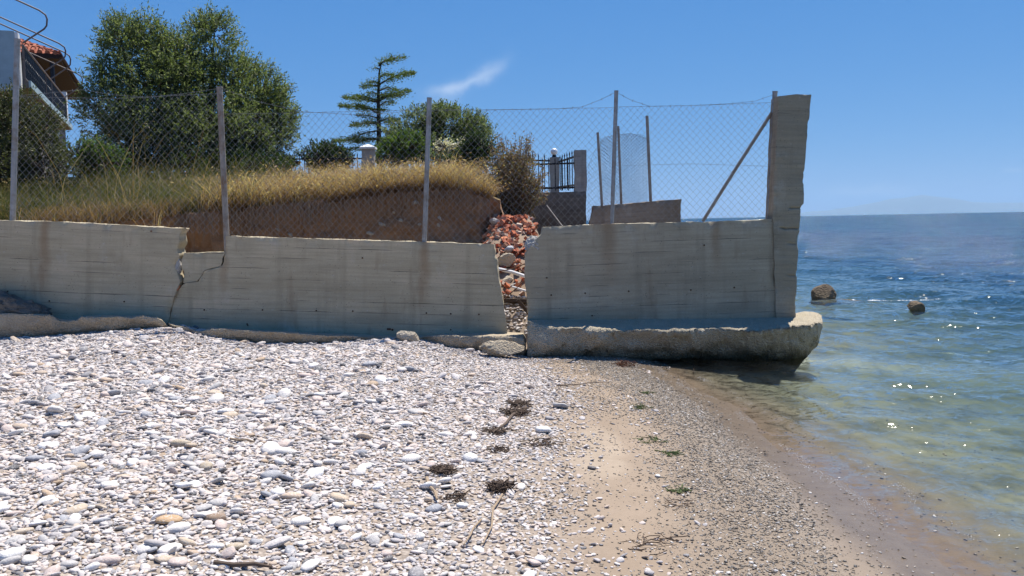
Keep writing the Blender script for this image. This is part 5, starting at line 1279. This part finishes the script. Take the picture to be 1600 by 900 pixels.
# stones one would point at
def gpt(u, v):
    d = Dir(u, v); k = 1.0
    for _ in range(40):
        p = Vector((0, 0, EYE)) + d * k; h = float(ground_z(np.array(p.x), np.array(p.y))); k += (h - p.z) / d.z * 0.9
    return Vector((0, 0, EYE)) + d * k
for nm, u, v, w, mm, lb in [('white_stone', 845, 878, 15, 'white_stone', 'bright white rounded stone near the bottom centre of the beach'), ('brown_stone', 812, 870, 12, 'brown_stone', 'small brown stone left of the bright white one'),
                            ('orange_stone', 262, 818, 22, 'orange_stone', 'large orange tan stone among pale pebbles'), ('brown_stone', 340, 815, 20, 'brown_stone', 'dark brown stone right of the orange tan stone'),
                            ('grey_stone', 425, 748, 19, 'grey_stone', 'large smooth grey oval stone in the pebbles'), ('tan_stone', 322, 733, 14, 'tan_stone', 'upright tan stone among the pebbles'), ('tan_stone', 283, 697, 16, 'tan_stone', 'rounded tan stone behind the upright one'),
                            ('dark_stone', 925, 733, 8, 'dark_stone', 'dark stone alone on the pale sand patch'), ('white_stone', 1028, 745, 6, 'white_stone', 'small white stone alone on the smooth sand'), ('white_stone', 735, 720, 15, 'white_stone', 'whitish stone between the two weed clumps'),
                            ('grey_stone', 750, 722, 9, 'grey_stone', 'blue grey stone beside the whitish one near the weed'), ('white_stone', 722, 793, 11, 'white_stone', 'pale stone below the left weed clump'), ('white_stone', 850, 676, 16, 'white_stone', 'long white stone at the edge of the sand'),
                            ('tan_stone', 368, 858, 16, 'tan_stone', 'honey coloured stone near the bottom left pebbles'), ('grey_stone', 400, 850, 12, 'grey_stone', 'round lilac grey stone beside the honey coloured one'), ('white_stone', 20, 872, 24, 'white_stone', 'large white stone at the bottom left corner'), ('grey_stone', 210, 570, 10, 'grey_stone', 'dark grey stone high on the pebble bank'),
                            ('white_stone', 100, 668, 13, 'white_stone', 'white stone on the left of the pebble bank'), ('tan_stone', 640, 528, 1, 'tan_stone', None)]:
    if lb is None: continue
    p = gpt(u, v); r_ = w * p.y / F_PX
    o = link(nm, pm[(u + v) % 8].copy()); o.data.materials.clear(); o.data.materials.append(M[mm]); o.location = p + Vector((0, 0, r_ * .3)); o.scale = (r_, r_, r_ * 1.15); o.rotation_euler = (0.1, 0.08, (u % 7) * .4 - 1)
    tag(o, lb, 'stone')

# thin foam where the swash ends; its white specks also imitate glints there
def foam():
    g = np.random.default_rng(61); n = 3200; y = g.uniform(4.2, 11.4, n)
    c = 0.03 + 0.09 * fbm(xy3(y * 0 + 3, y, 1.1), 3, 91); c2 = 0.34 + 0.16 * fbm(xy3(y * 0 + 9, y, 0.9), 3, 93)
    d = np.where(g.random(n) < .55, c, -c2) + g.normal(0, .03, n); x = shore_x(y) - d
    k = fbm(xy3(x, y, 2.3), 3, 95) > 0.12; x, y, d = x[k], y[k], d[k]
    nb_ = 900; bx = 7.3 + 2.6 * g.random(nb_) ** 1.4; by = 19.1 + 0.25 * np.sin(bx * 1.3) + g.normal(0, .06, nb_); kb = fbm(xy3(bx, by, 3.1), 2, 97) > 0.1
    x = np.concatenate([x, bx[kb]]); y = np.concatenate([y, by[kb]]); bz = np.zeros(len(x)); bz[-kb.sum():] = 0.075
    z = np.maximum(ground_z(x, y), bz) + .004; n = len(x); r = (0.0014 + 0.0034 * g.random(n) ** 3) * np.where(bz > 0, 5.0, 1.0)
    o = np.array([[1, 0, 0], [-1, 0, 0], [0, 1, 0], [0, -1, 0], [0, 0, .7], [0, 0, -.5]])
    V = np.stack([x, y, z], -1)[:, None] + o[None] * r[:, None, None]
    F = np.array([[0, 2, 4], [2, 1, 4], [1, 3, 4], [3, 0, 4], [2, 0, 5], [1, 2, 5], [3, 1, 5], [0, 3, 5]])
    me = npmesh('foam', V, (np.arange(n) * 6)[:, None, None] + F[None] if False else ((np.arange(n) * 6)[:, None, None] + F[None]).reshape(-1, 3))
    simple('foam', (0.78, 0.79, 0.78), 0.4, 0.0, 0.05, 20); tag(link('foam', me, M['foam'], smooth=True), 'thin broken line of foam bubbles and white specks imitating glints along the water edge', 'foam', kind='stuff')
foam()

# ------------------------------------------------------------------ sticks and seaweed washed up
def stick(u0, v0, u1, v1, r_, label, m='driftwood', bend=0.01):
    a, b = gpt(u0, v0) + Vector((0, 0, .022)), gpt(u1, v1) + Vector((0, 0, .022)); q = (b - a).cross(Vector((0, 0, 1))).normalized(); mb = MB()
    mb.tube([a, a + (b - a) * .35 + q * bend, a + (b - a) * .7 - q * bend * .6 + Vector((0, 0, .006)), b], [r_, r_ * .9, r_ * .8, r_ * .5], 7); return tag(mb.build('stick', M[m]), label, 'stick')
stick(667, 752, 683, 786, .012, 'short pale stick left of the weed clumps'); stick(785, 778, 755, 856, .007, 'long thin cane lying below the round weed clump', bend=.02); stick(752, 818, 724, 858, .006, 'short thin cane left of the long one')
stick(822, 640, 770, 680, .014, 'forked dark branch at the edge of the sand', 'dark_driftwood', .03); stick(800, 650, 826, 642, .008, 'small twig beside the dark forked branch', 'dark_driftwood'); stick(795, 628, 812, 640, .012, 'dark stub of driftwood behind the forked branch', 'dark_driftwood')
stick(335, 886, 425, 893, .012, 'dark stick lying at the bottom edge of the pebbles', 'dark_driftwood'); stick(360, 690, 398, 695, .009, 'thin brown stick among the pebbles on the left', 'driftwood')
stick(1083, 585, 1084, 574, .006, 'small dark twig poking out of the wet sand', 'dark_driftwood'); stick(870, 606, 950, 600, .006, 'thin twig lying on the sand near the wall', 'dark_driftwood')
def tangle(u, v, rad, hgt, nf, m, label, seed, r_=0.0035, name='seaweed_clump', flat=False):
    g = random.Random(seed); c = gpt(u, v); t = MB()
    for i in range(nf):
        a = g.uniform(0, 6.28); q = Vector((math.cos(a), math.sin(a), 0)) * rad * g.random() ** .5
        pts = [q + Vector((0, 0, g.uniform(0.01, hgt * .6)))]
        d = Vector((g.uniform(-1, 1), g.uniform(-1, 1), g.uniform(-.2, .8 if not flat else .1))).normalized()
        for k in range(4):
            d = (d + Vector((g.uniform(-.6, .6), g.uniform(-.6, .6), g.uniform(-.5, .4)))).normalized(); p = pts[-1] + d * rad * .22; p.z = min(max(p.z, 0.008), hgt); pts.append(p)
        t.tube(pts, r_ * g.uniform(.6, 1.3), 4, False)
    o = t.build(name, M[m]); o.location = c; return tag(o, label, 'seaweed')
tangle(782, 766, .066, .05, 260, 'dead_weed', 'round dark clump of dried seaweed with a cane below it', 1, .0032); tangle(692, 738, .07, .032, 170, 'dead_weed', 'ragged dark clump of dried seaweed on pebbles', 2, .0030)
tangle(805, 648, .10, .04, 150, 'dead_weed', 'dark dried weed heaped around the forked branch', 3); tangle(810, 634, .09, .04, 110, 'dead_weed', 'dark dried weed behind the forked branch', 4); tangle(775, 676, .10, .03, 70, 'dead_weed', 'thin dried weed at the lower end of the branch', 5)
tangle(712, 780, .07, .03, 40, 'dead_weed', 'small scrap of dried weed by the pale stone', 6); tangle(780, 705, .09, .025, 40, 'dead_weed', 'scattered dark weed near the middle of the pebbles', 16); tangle(845, 695, .10, .025, 40, 'dead_weed', 'dark weed scraps at the pebble edge', 17)
for i, (u, v, rd, lb) in enumerate([(1000, 638, .09, 'green weed strands on the sand nearest the wall'), (1016, 690, .10, 'green weed strands in the middle of the sand'), (1060, 768, .06, 'small tuft of green weed beside the gravel'), (1045, 710, .07, 'thin green weed at the gravel edge'), (1010, 615, .06, 'small green weed scrap by the gravel')]):
    tangle(u, v, rd, .02, 26, 'green_weed', lb, 20 + i, .0035, 'green_seaweed', True)
tangle(975, 572, .10, .06, 70, 'red_weed', 'reddish dry weed at the foot of the right wall', 30)
tangle(1060, 790, .10, .015, 16, 'dead_weed', 'dark hair like weed below the green tuft', 31, .002, 'seaweed_clump', True)
tangle(1015, 850, .14, .015, 22, 'dead_weed', 'thin dark weed on the gravelly sand near the bottom', 32, .0025, 'seaweed_clump', True)

# ------------------------------------------------------------------ far mountain across the sea and the air between
def mountain():
    D0 = 45000.0; n = 160; u = np.linspace(1130, 2100, n); xs = (u - 800) / F_PX * D0
    prof = np.interp(u, [1130, 1250, 1330, 1390, 1440, 1480, 1520, 1600, 1750, 1900, 2100], [0, 4, 14, 24, 29, 24, 17, 14, 12, 7, 0])
    prof = np.maximum(prof + 3.0 * fbm(np.stack([u * .02, u * 0, u * 0], -1), 4, 131) * (prof > 3), 0) / F_PX * D0
    rows = []
    for f, hh in ((-.10, 0), (-.07, .35), (-.035, .75), (0, 1), (.04, .6), (.10, 0)):
        y = D0 * (1 + f * .6) + 0 * xs; z = prof * hh; p = np.stack([xs * (1 + f * .3), y, z], -1)
        p[:, 2] += 60 * (0 < hh < 1) * fbm(p * 0.0006, 3, 133) * (prof > 50); rows.append(p)
    g = np.stack(rows, 1); g[..., 2] -= 20
    simple('mountain_rock', (0.16, 0.17, 0.13), 0.95, 0.0, 0.2, 0.002, bump=0.0)
    tag(link('distant_mountain', npmesh('distant_mountain', g, gridfaces(n, 6)), M['mountain_rock'], smooth=True), kind='structure')
mountain()
mb = MB(); mb.box((20000, 20000, 505), (80000, 60000, 1030))
t = NT('haze'); v = t.n('VolumePrincipled', {'Color': (0.41, 0.66, 0.93), 'Density': 2.9e-5, 'Anisotropy': 0.2}); t.t.links.new(v.outputs[0], t.out.inputs['Volume'])
tag(mb.build('haze', t.m), kind='stuff')
